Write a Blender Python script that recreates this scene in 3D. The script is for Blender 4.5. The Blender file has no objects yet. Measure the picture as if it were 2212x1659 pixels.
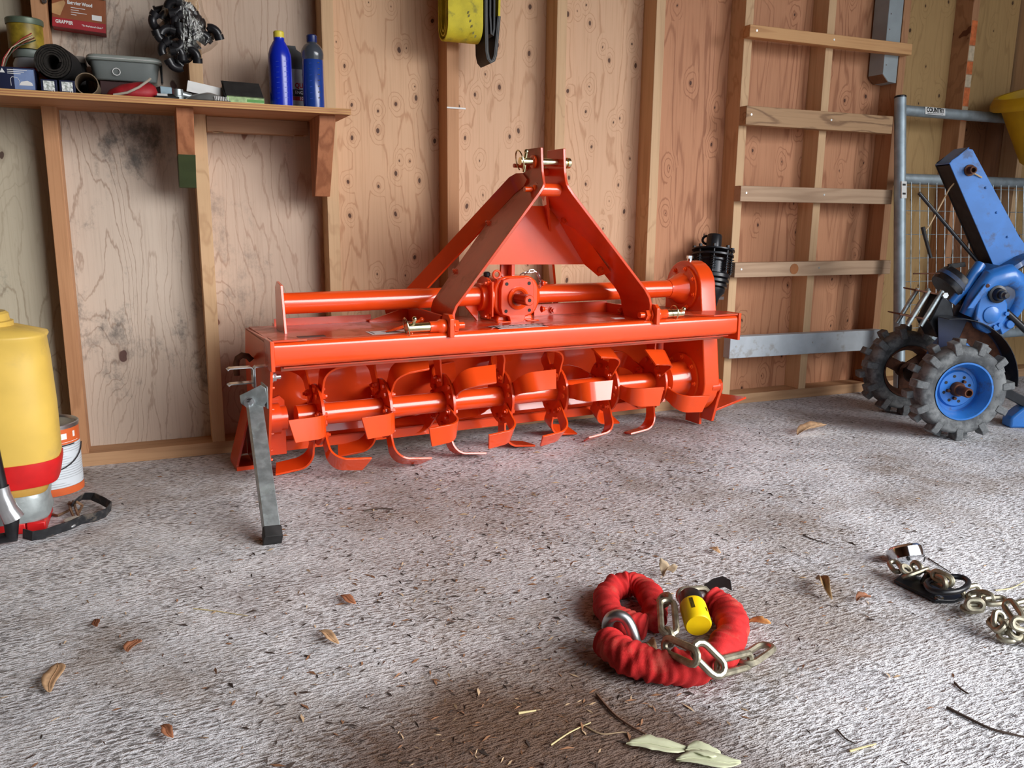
import bpy, bmesh, math, random
import numpy as np
from mathutils import Vector, Matrix, Euler
SC = bpy.context.scene
COL = SC.collection
random.seed(7)
PI = math.pi
# ------------------------------------------------------------------ camera
W_, H_ = 2212.0, 1659.0
F_, PITCH, ROLL, YAW = 1792.23, 0.201397, 0.010371, 0.405016
CAM = Vector((0.26123, -2.75943, 0.77191))
_fw = Vector((math.sin(YAW) * math.cos(PITCH), math.cos(YAW) * math.cos(PITCH), -math.sin(PITCH)))
_r0 = Vector((math.cos(YAW), -math.sin(YAW), 0)); _u0 = _r0.cross(_fw)
_r = math.cos(ROLL) * _r0 + math.sin(ROLL) * _u0
_u = -math.sin(ROLL) * _r0 + math.cos(ROLL) * _u0
cd = bpy.data.cameras.new('camera'); cam = bpy.data.objects.new('camera', cd); COL.objects.link(cam)
cd.sensor_fit = 'HORIZONTAL'; cd.sensor_width = 36.0; cd.lens = F_ / W_ * 36.0; cd.clip_start = 0.02
M = Matrix.Identity(4)
for i in range(3):
    M[i][0], M[i][1], M[i][2], M[i][3] = _r[i], _u[i], -_fw[i], CAM[i]
cam.matrix_world = M
SC.camera = cam
# ------------------------------------------------------------------ light: overcast sky through the open front of the shed
wd = bpy.data.worlds.new('World'); SC.world = wd; wd.use_nodes = True
bg = wd.node_tree.nodes['Background']; bg.inputs[0].default_value = (0.80, 0.90, 1.0, 1); bg.inputs[1].default_value = 1.9
sd = bpy.data.lights.new('sun', 'SUN'); sd.energy = 4.3; sd.angle = math.radians(46); sd.color = (1.0, 0.97, 0.95)
so = bpy.data.objects.new('sun', sd); COL.objects.link(so)
so.rotation_euler = Vector((-0.54, 0.70, -0.41)).to_track_quat('-Z', 'Y').to_euler()
SC.view_settings.view_transform = 'Standard'; SC.view_settings.look = 'None'
SC.view_settings.gamma = 1.0; SC.view_settings.use_curve_mapping = False
SC.view_settings.exposure = 0.40
SC.cycles.use_denoising = True
SC.cycles.max_bounces = 8
# ------------------------------------------------------------------ helpers: pixel of the photograph -> point on a real plane
def ray(x, y): return _fw + _r * ((x - W_ / 2) / F_) - _u * ((y - H_ / 2) / F_)
def at_y(x, y, Y): d = ray(x, y); return CAM + d * ((Y - CAM.y) / d.y)
def at_z(x, y, Z=0.0): d = ray(x, y); return CAM + d * ((Z - CAM.z) / d.z)
def V(*a): return Vector(a)
# ------------------------------------------------------------------ mesh builder
class MB:
    def __init__(s): s.v = []; s.f = []; s.m = []; s.cm = 0
    def add(s, vs, fs):
        o = len(s.v); s.v += [tuple(p) for p in vs]
        for f in fs: s.f.append(tuple(i + o for i in f)); s.m.append(s.cm)
        return s
    def obox(s, c, ax, ay, az):
        c, ax, ay, az = Vector(c), Vector(ax), Vector(ay), Vector(az)
        vs = [c + ax * i + ay * j + az * k for i in (-1, 1) for j in (-1, 1) for k in (-1, 1)]
        return s.add(vs, [(0, 1, 3, 2), (4, 6, 7, 5), (0, 4, 5, 1), (2, 3, 7, 6), (0, 2, 6, 4), (1, 5, 7, 3)])
    def box(s, x0, x1, y0, y1, z0, z1):
        return s.obox(((x0 + x1) / 2, (y0 + y1) / 2, (z0 + z1) / 2), ((x1 - x0) / 2, 0, 0), (0, (y1 - y0) / 2, 0), (0, 0, (z1 - z0) / 2))
    def prism(s, poly, o, a, b, n, d):
        o, a, b, n = Vector(o), Vector(a), Vector(b), Vector(n)
        k = len(poly)
        vs = [o + a * p[0] + b * p[1] for p in poly] + [o + a * p[0] + b * p[1] + n * d for p in poly]
        return s.add(vs, [tuple(range(k))[::-1], tuple(range(k, 2 * k))] + [(i, (i + 1) % k, k + (i + 1) % k, k + i) for i in range(k)])
    def cyl(s, p0, p1, r0, r1=None, n=20, caps=True):
        return s.tube([p0, p1], [r0, r0 if r1 is None else r1], n, caps=caps)
    def hexa(s, p0, p1, r): return s.tube([p0, p1], [r, r], 6)
    def tube(s, pts, r, n=10, closed=False, caps=True, ref=None, fn=None, sq=1.0):
        pts = [Vector(p) for p in pts]; k = len(pts)
        rs = r if isinstance(r, (list, tuple)) else [r] * k
        T = []
        for i in range(k):
            if closed: t = pts[(i + 1) % k] - pts[i - 1]
            else: t = pts[min(i + 1, k - 1)] - pts[max(i - 1, 0)]
            T.append(t.normalized() if t.length > 1e-9 else Vector((0, 0, 1)))
        if ref is None:
            ref = Vector((0, 0, 1)) if abs(T[0].z) < 0.9 else Vector((1, 0, 0))
        N = (Vector(ref) - T[0] * Vector(ref).dot(T[0])).normalized()
        vs = []
        for i in range(k):
            N = (N - T[i] * N.dot(T[i])).normalized(); B = T[i].cross(N)
            for j in range(n):
                a = 2 * PI * (j + .5) / n; q = rs[i] * (fn(i, j) if fn else 1.0)
                vs.append(pts[i] + (N * math.cos(a) * sq + B * math.sin(a)) * q)
        fs = []
        for i in range(k if closed else k - 1):
            i2 = (i + 1) % k
            for j in range(n):
                j2 = (j + 1) % n
                fs.append((i * n + j, i2 * n + j, i2 * n + j2, i * n + j2)[::-1])
        if caps and not closed:
            fs.append(tuple(range(n))); fs.append(tuple(range((k - 1) * n, k * n))[::-1])
        return s.add(vs, fs)
    def lathe(s, prof, o=(0, 0, 0), ax=(0, 0, 1), n=28, caps=True, sx=1.0):
        o, ax = Vector(o), Vector(ax).normalized()
        e1 = Vector((1, 0, 0)) if abs(ax.x) < 0.9 else Vector((0, 1, 0))
        e1 = (e1 - ax * e1.dot(ax)).normalized(); e2 = ax.cross(e1)
        vs = []
        for r, z in prof:
            for j in range(n):
                a = 2 * PI * j / n; vs.append(o + ax * z + (e1 * math.cos(a) * sx + e2 * math.sin(a)) * r)
        fs = []
        for i in range(len(prof) - 1):
            for j in range(n):
                j2 = (j + 1) % n; fs.append((i * n + j, i * n + j2, (i + 1) * n + j2, (i + 1) * n + j))
        if caps:
            fs.append(tuple(range(n))[::-1]); fs.append(tuple(range((len(prof) - 1) * n, len(prof) * n)))
        return s.add(vs, fs)
    def strap(s, pts, wv, t, ws=None):
        # flat bar swept along pts; wv = width vector (full) or list of them, t = thickness
        pts = [Vector(p) for p in pts]; k = len(pts); vs = []
        for i in range(k):
            T = (pts[min(i + 1, k - 1)] - pts[max(i - 1, 0)]).normalized()
            w = Vector(wv[i] if isinstance(wv, list) else wv)
            n = T.cross(w).normalized() * (t / 2); h = w / 2
            vs += [pts[i] - h - n, pts[i] + h - n, pts[i] + h + n, pts[i] - h + n]
        fs = []
        for i in range(k - 1):
            for j in range(4):
                j2 = (j + 1) % 4; fs.append((i * 4 + j, i * 4 + j2, i * 4 + 4 + j2, i * 4 + 4 + j))
        fs += [(3, 2, 1, 0), tuple((k - 1) * 4 + j for j in range(4))]
        return s.add(vs, fs)
    def ball(s, c, r, n=12, sz=(1, 1, 1)):
        prof = [(max(1e-4, r * math.sin(PI * i / n)), -r * math.cos(PI * i / n)) for i in range(n + 1)]
        o = len(s.v); s.lathe(prof, (0, 0, 0), n=n * 2)
        for i in range(o, len(s.v)):
            p = s.v[i]; s.v[i] = (c[0] + p[0] * sz[0], c[1] + p[1] * sz[1], c[2] + p[2] * sz[2])
        return s
    def xf(s, m):
        s.v = [tuple(m @ Vector(p)) for p in s.v]; return s

def link(o, parent=None):
    COL.objects.link(o)
    if parent is not None: o.parent = parent
    return o
def obj(name, mb, mats, parent=None, bev=0.0, ang=38, seg=2):
    me = bpy.data.meshes.new(name); me.from_pydata(mb.v, [], mb.f)
    if not isinstance(mats, (list, tuple)): mats = [mats]
    for m in mats: me.materials.append(m)
    if len(mats) > 1: me.polygons.foreach_set('material_index', mb.m)
    bm = bmesh.new(); bm.from_mesh(me); bmesh.ops.recalc_face_normals(bm, faces=bm.faces); bm.to_mesh(me); bm.free()
    me.polygons.foreach_set('use_smooth', [True] * len(me.polygons))
    me.set_sharp_from_angle(angle=math.radians(ang)); me.update()
    o = bpy.data.objects.new(name, me); link(o, parent)
    if bev > 0:
        b = o.modifiers.new('bevel', 'BEVEL'); b.width = bev; b.segments = seg; b.limit_method = 'ANGLE'; b.angle_limit = math.radians(40)
    return o
def tag(o, label, cat, group=None):
    o['label'] = label; o['category'] = cat
    if group: o['group'] = group
    return o
def thing(name, label, cat, loc=(0, 0, 0), rotz=0.0, group=None):
    o = bpy.data.objects.new(name, None); COL.objects.link(o); o.empty_display_size = 0.05
    o.location = loc; o.rotation_euler = (0, 0, rotz)
    return tag(o, label, cat, group)
def dup(o, parent=None, loc=None, rot=None):
    c = o.copy(); COL.objects.link(c)
    if parent is not None: c.parent = parent
    if loc is not None: c.location = loc
    if rot is not None: c.rotation_euler = rot
    return c
def struct(o, label=None):
    o['kind'] = 'structure'
    if label: o['label'] = label
    return o
def text(name, s, size, loc, rot, m, parent=None, align='LEFT', sx=1.0, bold=0.0):
    cu = bpy.data.curves.new(name, 'FONT'); cu.body = s; cu.size = size; cu.align_x = align; cu.align_y = 'CENTER'
    cu.offset = bold; cu.materials.append(m)
    tmp = bpy.data.objects.new(name, cu); COL.objects.link(tmp)
    me = bpy.data.meshes.new_from_object(tmp); bpy.data.objects.remove(tmp); bpy.data.curves.remove(cu)
    o = bpy.data.objects.new(name, me); link(o, parent); o.location = loc; o.rotation_euler = rot; o.scale = (sx, 1, 1)
    return o
# ------------------------------------------------------------------ materials
class NT:
    def __init__(s, name):
        s.mat = bpy.data.materials.new(name); s.mat.use_nodes = True; s.t = s.mat.node_tree
        s.b = s.t.nodes['Principled BSDF']
    def n(s, typ, ins=None, **kw):
        nd = s.t.nodes.new(typ)
        for k, v in kw.items(): setattr(nd, k, v)
        for k, v in (ins or {}).items(): s.put(nd, k, v)
        return nd
    def put(s, nd, k, v):
        if isinstance(v, bpy.types.NodeSocket): s.t.links.new(v, nd.inputs[k])
        else: nd.inputs[k].default_value = v
    def math(s, op, a, b=0.0, c=0.0):
        nd = s.n('ShaderNodeMath', operation=op); s.put(nd, 0, a); s.put(nd, 1, b); s.put(nd, 2, c); return nd.outputs[0]
    def mr(s, v, a, b, c=0.0, d=1.0, smooth=True):
        nd = s.n('ShaderNodeMapRange', interpolation_type='SMOOTHSTEP' if smooth else 'LINEAR')
        for k, x in enumerate((v, a, b, c, d)): s.put(nd, k, x)
        return nd.outputs[0]
    def mix(s, f, a, b, bt='MIX'):
        nd = s.n('ShaderNodeMix', data_type='RGBA', blend_type=bt)
        s.put(nd, 0, f); s.put(nd, 6, a); s.put(nd, 7, b); return nd.outputs[2]
    def coord(s, scale=(1, 1, 1), loc=(0, 0, 0), rot=(0, 0, 0), src='Object'):
        tc = s.n('ShaderNodeTexCoord'); mp = s.n('ShaderNodeMapping', {'Location': loc, 'Rotation': rot, 'Scale': scale})
        s.t.links.new(tc.outputs[src], mp.inputs[0]); return mp.outputs[0]
    def noise(s, vec, scale, detail=2.0, rough=0.5, dist=0.0):
        return s.n('ShaderNodeTexNoise', {'Vector': vec, 'Scale': scale, 'Detail': detail, 'Roughness': rough, 'Distortion': dist}).outputs[0]
    def bump(s, h, strength=0.5, dist=0.002):
        nd = s.n('ShaderNodeBump', {'Height': h, 'Strength': strength, 'Distance': dist}); s.put(s.b, 'Normal', nd.outputs[0])
def c4(c): return (c[0], c[1], c[2], 1.0)
def srgb(r, g, b):
    return tuple((x / 255 / 12.92) if x / 255 <= .04045 else ((x / 255 + .055) / 1.055) ** 2.4 for x in (r, g, b))
def mat(name, col, rough=0.5, metal=0.0, var=0.12, vscale=30.0, coat=0.0, bump=0.0, bscale=200.0, dirt=None, dirt_amt=0.0, dscale=9.0, trans=0.0, ior=1.45, spec=0.5, alpha=1.0, dz=None):
    t = NT(name); co = t.coord()
    nz = t.noise(co, vscale, 4)
    c = t.mix(t.mr(nz, .3, .7), c4([x * (1 - var) for x in col]), c4([min(1, x * (1 + var)) for x in col]))
    if dirt is not None:
        d = t.noise(co, dscale, 5, .65); dm = t.mr(d, .62 - .35 * dirt_amt, .72 - .2 * dirt_amt)
        dm = t.math('MULTIPLY', dm, min(1, .45 + dirt_amt * .5)); c = t.mix(dm, c, c4(dirt))
        t.put(t.b, 'Roughness', t.mix(dm, (rough,) * 3 + (1,), (.8,) * 3 + (1,)))
    else: t.put(t.b, 'Roughness', rough)
    t.put(t.b, 'Base Color', c); t.put(t.b, 'Metallic', metal)
    t.put(t.b, 'Coat Weight', coat); t.put(t.b, 'Coat Roughness', .08)
    t.put(t.b, 'Transmission Weight', trans); t.put(t.b, 'IOR', ior); t.put(t.b, 'Specular IOR Level', spec); t.put(t.b, 'Alpha', alpha)
    if bump: t.bump(t.noise(co, bscale, 3), bump, .001)
    return t.mat
def wood(name, base, line, dark, seed, stretch=.16, scale=5.0, freq=9.0, lw=.35, la=.6, knots=0.0, ksize=.09, kp=.5, knot_c=(.05, .02, .01), axis='Z', stain=0.0, rough=.62, fiber=.25, blotch=.25):
    t = NT(name)
    sc = {'Z': (1, 1, stretch), 'X': (stretch, 1, 1), 'Y': (1, stretch, 1)}[axis]
    fs = {'Z': (150, 150, 4), 'X': (4, 150, 150), 'Y': (150, 4, 150)}[axis]
    co = t.coord(sc, (seed * 1.7, seed * .37, seed * 2.3)); raw = t.coord((1, 1, 1), (seed * .77, 0, seed * .53))
    n1 = t.noise(co, scale, 2.5, .5)
    n2 = t.noise(co, scale * 14, 3, .6)
    h = t.math('ADD', t.math('MULTIPLY', n1, freq), t.math('MULTIPLY', n2, freq * .035))
    if knots:
        ks = {'Z': (knots, knots, knots * .62), 'X': (knots * .62, knots, knots), 'Y': (knots, knots * .62, knots)}[axis]
        kc = t.n('ShaderNodeVectorMath', operation='MULTIPLY'); t.put(kc, 0, raw); kc.inputs[1].default_value = ks
        wob = t.n('ShaderNodeTexNoise', {'Vector': raw, 'Scale': 22.0, 'Detail': 1.0})
        wv = t.n('ShaderNodeVectorMath', operation='MULTIPLY_ADD'); t.put(wv, 0, wob.outputs['Color']); wv.inputs[1].default_value = (.12,) * 3; t.put(wv, 2, kc.outputs[0])
        sx_ = t.n('ShaderNodeSeparateXYZ', {0: wv.outputs[0]}); cx_ = t.n('ShaderNodeCombineXYZ', {0: sx_.outputs[0], 1: sx_.outputs[2]})
        vo = t.n('ShaderNodeTexVoronoi', {'Vector': cx_.outputs[0], 'Scale': 1.0, 'Randomness': 1.0}, voronoi_dimensions='2D')
        d = vo.outputs['Distance']; sep = t.n('ShaderNodeSeparateColor'); t.put(sep, 0, vo.outputs['Color'])
        rn = sep.outputs[0]; on = t.mr(rn, 1 - kp, 1 - kp + .01)
        rad = t.math('MULTIPLY', t.math('ADD', sep.outputs[1], .35), ksize)
        km = t.math('MULTIPLY', t.mr(t.math('DIVIDE', d, rad), 1.0, .75), on)
        halo = t.math('MULTIPLY', t.mr(t.math('DIVIDE', d, rad), 2.4, 1.0), on)
        kb = t.math('MULTIPLY', t.mr(d, .42, 0.0), on); h = t.math('ADD', h, t.math('MULTIPLY', kb, 2.6))
    tri = t.math('PINGPONG', h, .5)
    ln = t.math('MULTIPLY', t.mr(tri, lw * .5, 0.0), la)
    ln = t.math('MULTIPLY', ln, t.mr(t.noise(co, scale * 1.3, 2), .28, .6, .35, 1.0))
    fb = t.noise(t.coord(fs, (seed, seed, seed)), 1.0, 3, .6)
    c = t.mix(ln, c4(base), c4(line))
    c = t.mix(t.math('MULTIPLY', t.mr(fb, .45, .75), fiber), c, c4(line))
    c = t.mix(t.math('MULTIPLY', t.mr(t.noise(raw, 3.2, 4, .55), .45, .75), blotch), c, c4(dark))
    if stain:
        st = t.math('MULTIPLY', t.mr(t.noise(t.coord((1, 1, .7), (seed, 2, seed)), 5.5, 7, .72), .52, .70), stain)
        c = t.mix(st, c, c4((.055, .06, .062)))
    if knots:
        c = t.mix(t.math('MULTIPLY', halo, .3), c, c4([x * .75 for x in line])); c = t.mix(t.math('MULTIPLY', km, .9), c, c4(knot_c))
    t.put(t.b, 'Base Color', c); t.put(t.b, 'Roughness', rough); t.put(t.b, 'Specular IOR Level', .3)
    t.bump(t.math('SUBTRACT', fb, t.math('MULTIPLY', ln, .8)), .25, .001)
    return t.mat
ORANGE = mat('orange_paint', srgb(230, 74, 22), .22, 0, .05, 12, coat=.6)
ORANGE_D = mat('dusty_orange_paint', srgb(206, 66, 28), .3, 0, .06, 12, coat=.35, dirt=srgb(150, 92, 66), dirt_amt=.42, dscale=8)
ORANGE_I = mat('worn_orange_paint', srgb(216, 66, 20), .3, 0, .08, 10, coat=.4)
ZINC = mat('yellow_zinc', (.72, .66, .42), .22, 1.0, .15, 60)
STEEL = mat('bright_steel', (.68, .70, .72), .22, 1.0, .1, 60)
GALV = mat('galvanised_steel', (.42, .47, .48), .45, .85, .22, 45, dirt=(.25, .27, .25), dirt_amt=.3, dscale=25)
GALV_PIPE = mat('galvanised_pipe', (.36, .43, .47), .5, .55, .15, 25)
CHAIN = mat('dull_chain_steel', (.36, .33, .25), .52, 1.0, .25, 70)
CHAIN_S = mat('shackle_steel', (.45, .46, .47), .35, 1.0, .15, 50)
BLACK = mat('black_plastic', (.012, .012, .014), .32, 0, .3, 40)
BLACK_M = mat('matt_black', (.016, .015, .015), .7, 0, .3, 40)
BLACK_STEEL = mat('black_steel', (.02, .021, .025), .3, .3, .2, 40, dirt=(.12, .11, .1), dirt_amt=.2)
RUBBER = mat('dusty_rubber', (.07, .074, .078), .7, 0, .3, 30, dirt=(.24, .25, .25), dirt_amt=.6, dscale=12)
RUST = mat('rusty_steel', srgb(88, 52, 34), .8, .2, .35, 40, bump=.4)
TBLUE = mat('tractor_blue_paint', srgb(46, 112, 188), .33, 0, .12, 14, coat=.3, dirt=srgb(70, 62, 55), dirt_amt=.22, dscale=16)
TBLUE_D = mat('greasy_blue_casting', srgb(40, 82, 134), .34, 0, .2, 18, coat=.3, dirt=srgb(66, 62, 58), dirt_amt=.6, dscale=12)
WHITE = mat('white_print', (.78, .78, .76), .5, 0, .03)
INK = mat('black_print', (.015, .015, .015), .5, 0, .05)
RED_P = mat('red_plastic', srgb(200, 28, 30), .4, 0, .1, 20, dirt=srgb(150, 120, 105), dirt_amt=.1)
YEL_TANK = mat('yellow_polyethylene', srgb(222, 186, 88), .45, 0, .07, 8, dirt=srgb(190, 160, 90), dirt_amt=.25, dscale=5)
YEL = mat('yellow_plastic', srgb(240, 200, 20), .4, 0, .06, 20)
YEL_D = mat('shaded_yellow_plastic', srgb(196, 152, 12), .55, 0, .1, 10)  # tub yellow, darkened in the colour for the shadow it hangs in
RED_CLOTH = mat('red_sleeve_cloth', srgb(186, 30, 30), .85, 0, .2, 40, bump=.5, bscale=600, dirt=srgb(170, 80, 65), dirt_amt=.25, dscale=20)
BLUE_B = mat('blue_bottle_plastic', srgb(18, 42, 178), .25, 0, .05, 10, coat=.2)
GREENP = mat('green_spray_paint', srgb(62, 74, 44), .6, 0, .1, 25)
PAINTB = mat('pale_blue_grey_paint', srgb(178, 186, 192), .5, 0, .06, 20, dirt=srgb(140, 128, 115), dirt_amt=.2, dscale=14)
TAPE = mat('duct_tape', (.34, .38, .38), .38, .25, .18, 35, bump=.6, bscale=60)
# ================================================================== SETTING
def concrete():
    t = NT('broom_finished_concrete')
    raw = t.coord(); st = t.coord((58, 125, 60)); st2 = t.coord((42, 175, 60), (3, 5, 0), (0, 0, .04))
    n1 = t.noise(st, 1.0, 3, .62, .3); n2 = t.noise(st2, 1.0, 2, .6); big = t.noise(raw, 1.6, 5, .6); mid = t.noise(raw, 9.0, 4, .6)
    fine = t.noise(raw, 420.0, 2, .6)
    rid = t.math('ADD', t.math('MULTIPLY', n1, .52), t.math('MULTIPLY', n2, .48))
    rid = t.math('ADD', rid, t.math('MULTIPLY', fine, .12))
    pit = t.mr(rid, .565, .505)  # hollows darkened in the colour: settled dirt plus shade between the ridges
    base = t.mix(t.mr(mid, .3, .7), c4(srgb(208, 208, 212)), c4(srgb(238, 239, 243)))
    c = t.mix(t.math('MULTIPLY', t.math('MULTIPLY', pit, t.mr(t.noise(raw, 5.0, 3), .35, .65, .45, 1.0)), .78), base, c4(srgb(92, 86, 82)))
    dirt = t.math('MULTIPLY', t.mr(t.math('ADD', t.math('MULTIPLY', big, .75), t.math('MULTIPLY', mid, .25)), .47, .62), .6)
    c = t.mix(dirt, c, c4(srgb(120, 98, 76)))
    mp = t.coord((1, 1.25, 0), (-.72, 2.25, 0)); ln = t.n('ShaderNodeVectorMath', operation='LENGTH'); t.put(ln, 0, mp)
    # brown spill of soil on the slab near its front edge
    sp = t.math('MULTIPLY', t.mr(t.math('ADD', ln.outputs['Value'], t.math('MULTIPLY', t.math('SUBTRACT', mid, .5), .35)), .50, .16), .92)
    c = t.mix(sp, c, c4(srgb(96, 70, 52)))
    mp2 = t.coord((.8, 1, 0), (-.75, .95, 0)); l2 = t.n('ShaderNodeVectorMath', operation='LENGTH'); t.put(l2, 0, mp2)
    s2 = t.math('MULTIPLY', t.mr(t.math('ADD', l2.outputs['Value'], t.math('MULTIPLY', t.math('SUBTRACT', t.noise(raw, 3.2, 5, .65), .5), 1.3)), .75, .05), .38)
    c = t.mix(s2, c, c4(srgb(146, 112, 94)))
    t.put(t.b, 'Base Color', c); t.put(t.b, 'Roughness', .85); t.put(t.b, 'Specular IOR Level', .25)
    t.bump(rid, 1.0, .013)
    return t.mat
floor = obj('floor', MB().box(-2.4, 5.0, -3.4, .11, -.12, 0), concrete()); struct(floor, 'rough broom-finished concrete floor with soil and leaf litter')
grav = mat('gravel_yard', srgb(150, 145, 135), .9, 0, .3, 40)
yard = obj('yard_ground', MB().box(-30, 30, -40, -3.4, -.2, -.03), grav); struct(yard)

TIM = wood('stud_timber', srgb(192, 142, 102), srgb(134, 86, 54), srgb(160, 108, 72), 3.1, stretch=.05, scale=9, freq=5, la=.4, knots=2.2, ksize=.035, kp=.5, knot_c=srgb(110, 60, 35))
TIM2 = wood('stud_timber_pale', srgb(208, 172, 132), srgb(156, 112, 76), srgb(184, 142, 102), 5.4, stretch=.05, scale=9, freq=5, la=.35, knots=1.9, ksize=.03, kp=.4, knot_c=srgb(120, 70, 40))
TIM3 = wood('stud_timber_red', srgb(178, 130, 94), srgb(126, 80, 52), srgb(150, 102, 70), 8.2, stretch=.05, scale=8, freq=6, la=.5, knots=2.0, ksize=.04, kp=.5, knot_c=srgb(90, 45, 25))
TIMX = wood('plate_timber', srgb(190, 150, 112), srgb(140, 96, 64), srgb(160, 118, 84), 4.4, stretch=.06, scale=9, freq=5, axis='X', la=.4)
wall = obj('wall_back', MB().box(-2.4, 5.0, .105, .15, 0, 2.6), TIM3); struct(wall, 'timber framed back wall lined with knotty plywood between studs')
G_A = wood('ply_weathered_grey', srgb(190, 180, 158), srgb(140, 122, 98), srgb(160, 154, 136), 1.3, stretch=.24, scale=3.6, freq=26, lw=.26, la=.6, knots=4.2, ksize=.06, kp=.55, knot_c=srgb(70, 48, 42), stain=.85)
G_B = wood('ply_weathered_pink', srgb(200, 184, 168), srgb(146, 122, 104), srgb(176, 164, 152), 2.6, stretch=.26, scale=3.4, freq=28, lw=.26, la=.65, knots=4.0, ksize=.065, kp=.55, knot_c=srgb(78, 48, 44), stain=.8)
G_C = wood('ply_weathered_plain', srgb(202, 178, 158), srgb(156, 122, 100), srgb(180, 156, 136), 7.7, stretch=.24, scale=3.4, freq=24, lw=.26, la=.55, knots=4.0, ksize=.06, kp=.5, knot_c=srgb(120, 76, 58), stain=.45)
G_D = wood('ply_knotty_pale', srgb(214, 174, 138), srgb(166, 112, 74), srgb(200, 158, 122), 9.2, stretch=.17, scale=4.2, freq=17, lw=.28, la=.5, knots=12.5, ksize=.062, kp=.85, knot_c=srgb(66, 34, 22))
G_E = wood('ply_knotty_pink', srgb(216, 176, 142), srgb(168, 116, 78), srgb(204, 164, 128), 12.9, stretch=.17, scale=4.2, freq=17, lw=.28, la=.5, knots=12.0, ksize=.06, kp=.85, knot_c=srgb(66, 34, 22))
G_F = wood('ply_red_striped', srgb(196, 140, 104), srgb(134, 78, 50), srgb(172, 112, 78), 16.1, stretch=.1, scale=6.5, freq=13, lw=.42, la=.6, knots=9.0, ksize=.045, kp=.5, knot_c=srgb(60, 32, 24))
G_G = wood('ply_olive', srgb(180, 146, 98), srgb(134, 100, 62), srgb(156, 122, 80), 21.3, stretch=.2, scale=5.0, freq=10, lw=.3, la=.4, knots=8.0, ksize=.05, kp=.45, knot_c=srgb(60, 36, 24))
G_H = wood('ply_dark_brown', srgb(120, 78, 50), srgb(80, 46, 28), srgb(96, 60, 38), 25.3, stretch=.1, scale=5.0, freq=8, lw=.4, la=.5, knots=8.0, ksize=.04, kp=.4, knot_c=srgb(40, 22, 16))  # one bay in a darker brown than its neighbours
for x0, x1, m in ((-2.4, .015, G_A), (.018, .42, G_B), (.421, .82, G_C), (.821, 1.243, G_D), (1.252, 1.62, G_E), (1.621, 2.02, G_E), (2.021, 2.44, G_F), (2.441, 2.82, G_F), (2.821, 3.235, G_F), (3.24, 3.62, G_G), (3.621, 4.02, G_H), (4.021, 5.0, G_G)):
    obj('plywood_panel', MB().box(x0, x1, .09, .105, .005, 2.6), m, wall, .0015)
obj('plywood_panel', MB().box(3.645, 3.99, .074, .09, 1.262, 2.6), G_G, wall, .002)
sm = [TIM, TIM2, TIM3]
SW = .0385
for i in range(-5, 13):
    m = {0: TIM, 1: TIM2, 2: TIM2, 3: TIM, 4: TIM2, 5: TIM2, 6: TIM2, 7: TIM2, 8: TIM3, 9: TIM3}.get(i, sm[i % 3])
    jx = {0: -.003, 1: -.006, 2: -.012, 3: -.003, 6: -.004}.get(i, 0)
    obj('stud', MB().box(.4 * i + jx, .4 * i + jx + (SW + .004 if i == 3 else SW), 0, .09, .041, 2.6), m, wall, .0015)
obj('bottom_plate', MB().box(-2.4, 5.0, 0, .09, 0, .041), TIMX, wall, .0015)
# pink-orange sprayed marks on the narrow face of one stud
spray = mat('orange_spray_mark', srgb(206, 110, 60), .7, 0, .25, 40); sprayw = mat('white_spray_mark', srgb(196, 178, 150), .7, 0, .2, 40)
for z0, z1, m in ((1.52, 1.62, spray), (1.455, 1.515, sprayw), (1.40, 1.45, spray), (1.345, 1.395, sprayw), (1.265, 1.34, spray), (1.235, 1.262, sprayw), (1.20, 1.232, spray)):
    obj('paint_mark', MB().box(3.602, 3.602 + SW - .004, -.0008, .0, z0, z1), m, wall)
DARKW = wood('side_wall_boards', srgb(120, 82, 56), srgb(84, 52, 34), srgb(98, 64, 42), 31.0, axis='Y', stretch=.1)
struct(obj('wall_right', MB().box(4.75, 4.85, -3.0, .1, 0, 2.6), DARKW))
struct(obj('wall_left', MB().box(-2.4, -2.3, -3.0, .1, 0, 2.6), DARKW))
struct(obj('wall_front', MB().box(-2.4, 1.05, -3.1, -3.0, 0, 2.6).box(1.05, 5.0, -3.1, -3.0, 2.45, 2.6), DARKW))
struct(obj('ceiling', MB().box(-2.5, 5.1, -3.2, .2, 2.6, 2.66), DARKW))
# white splinter mark / cable tie on the fourth stud
obj('cable_tie', MB().box(1.196, 1.262, -.004, .0, 1.118, 1.123), WHITE, wall)

# ================================================================== BATTENS nailed over the studs (wall ladder)
B1 = wood('batten_yellow', srgb(206, 158, 108), srgb(160, 104, 62), srgb(186, 132, 84), 40.2, axis='X', stretch=.06, scale=9, freq=6, knots=3, ksize=.03, kp=.4)
B2 = wood('batten_weathered', srgb(176, 140, 104), srgb(104, 72, 50), srgb(140, 106, 76), 44.6, axis='X', stretch=.2, scale=6, freq=12, la=.7, lw=.4)
B3 = wood('batten_greyish', srgb(186, 156, 128), srgb(140, 106, 80), srgb(160, 130, 104), 49.6, axis='X', stretch=.08, scale=9, freq=5, la=.35, knots=3, ksize=.05, kp=.4)
nailm = mat('nail_head', (.55, .56, .55), .4, .8)
def batten(x0, x1, z0, z1, dz, m, label, nails, y=(-.042, 0)):
    a = math.atan2(dz, x1 - x0); L = x1 - x0
    o = obj('batten', MB().box(0, L, y[0], y[1], 0, z1 - z0), m, None, .002)
    o.location = (x0, 0, z0); o.rotation_euler = (0, -a, 0); tag(o, label, 'board', 'battens across the studs')
    for nx in nails:
        k = obj('nail', MB().cyl((nx - x0, y[0] - .0012, (z1 - z0) * .55), (nx - x0, y[0] + .004, (z1 - z0) * .55), .0042, n=10), nailm, o)
    return o
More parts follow.
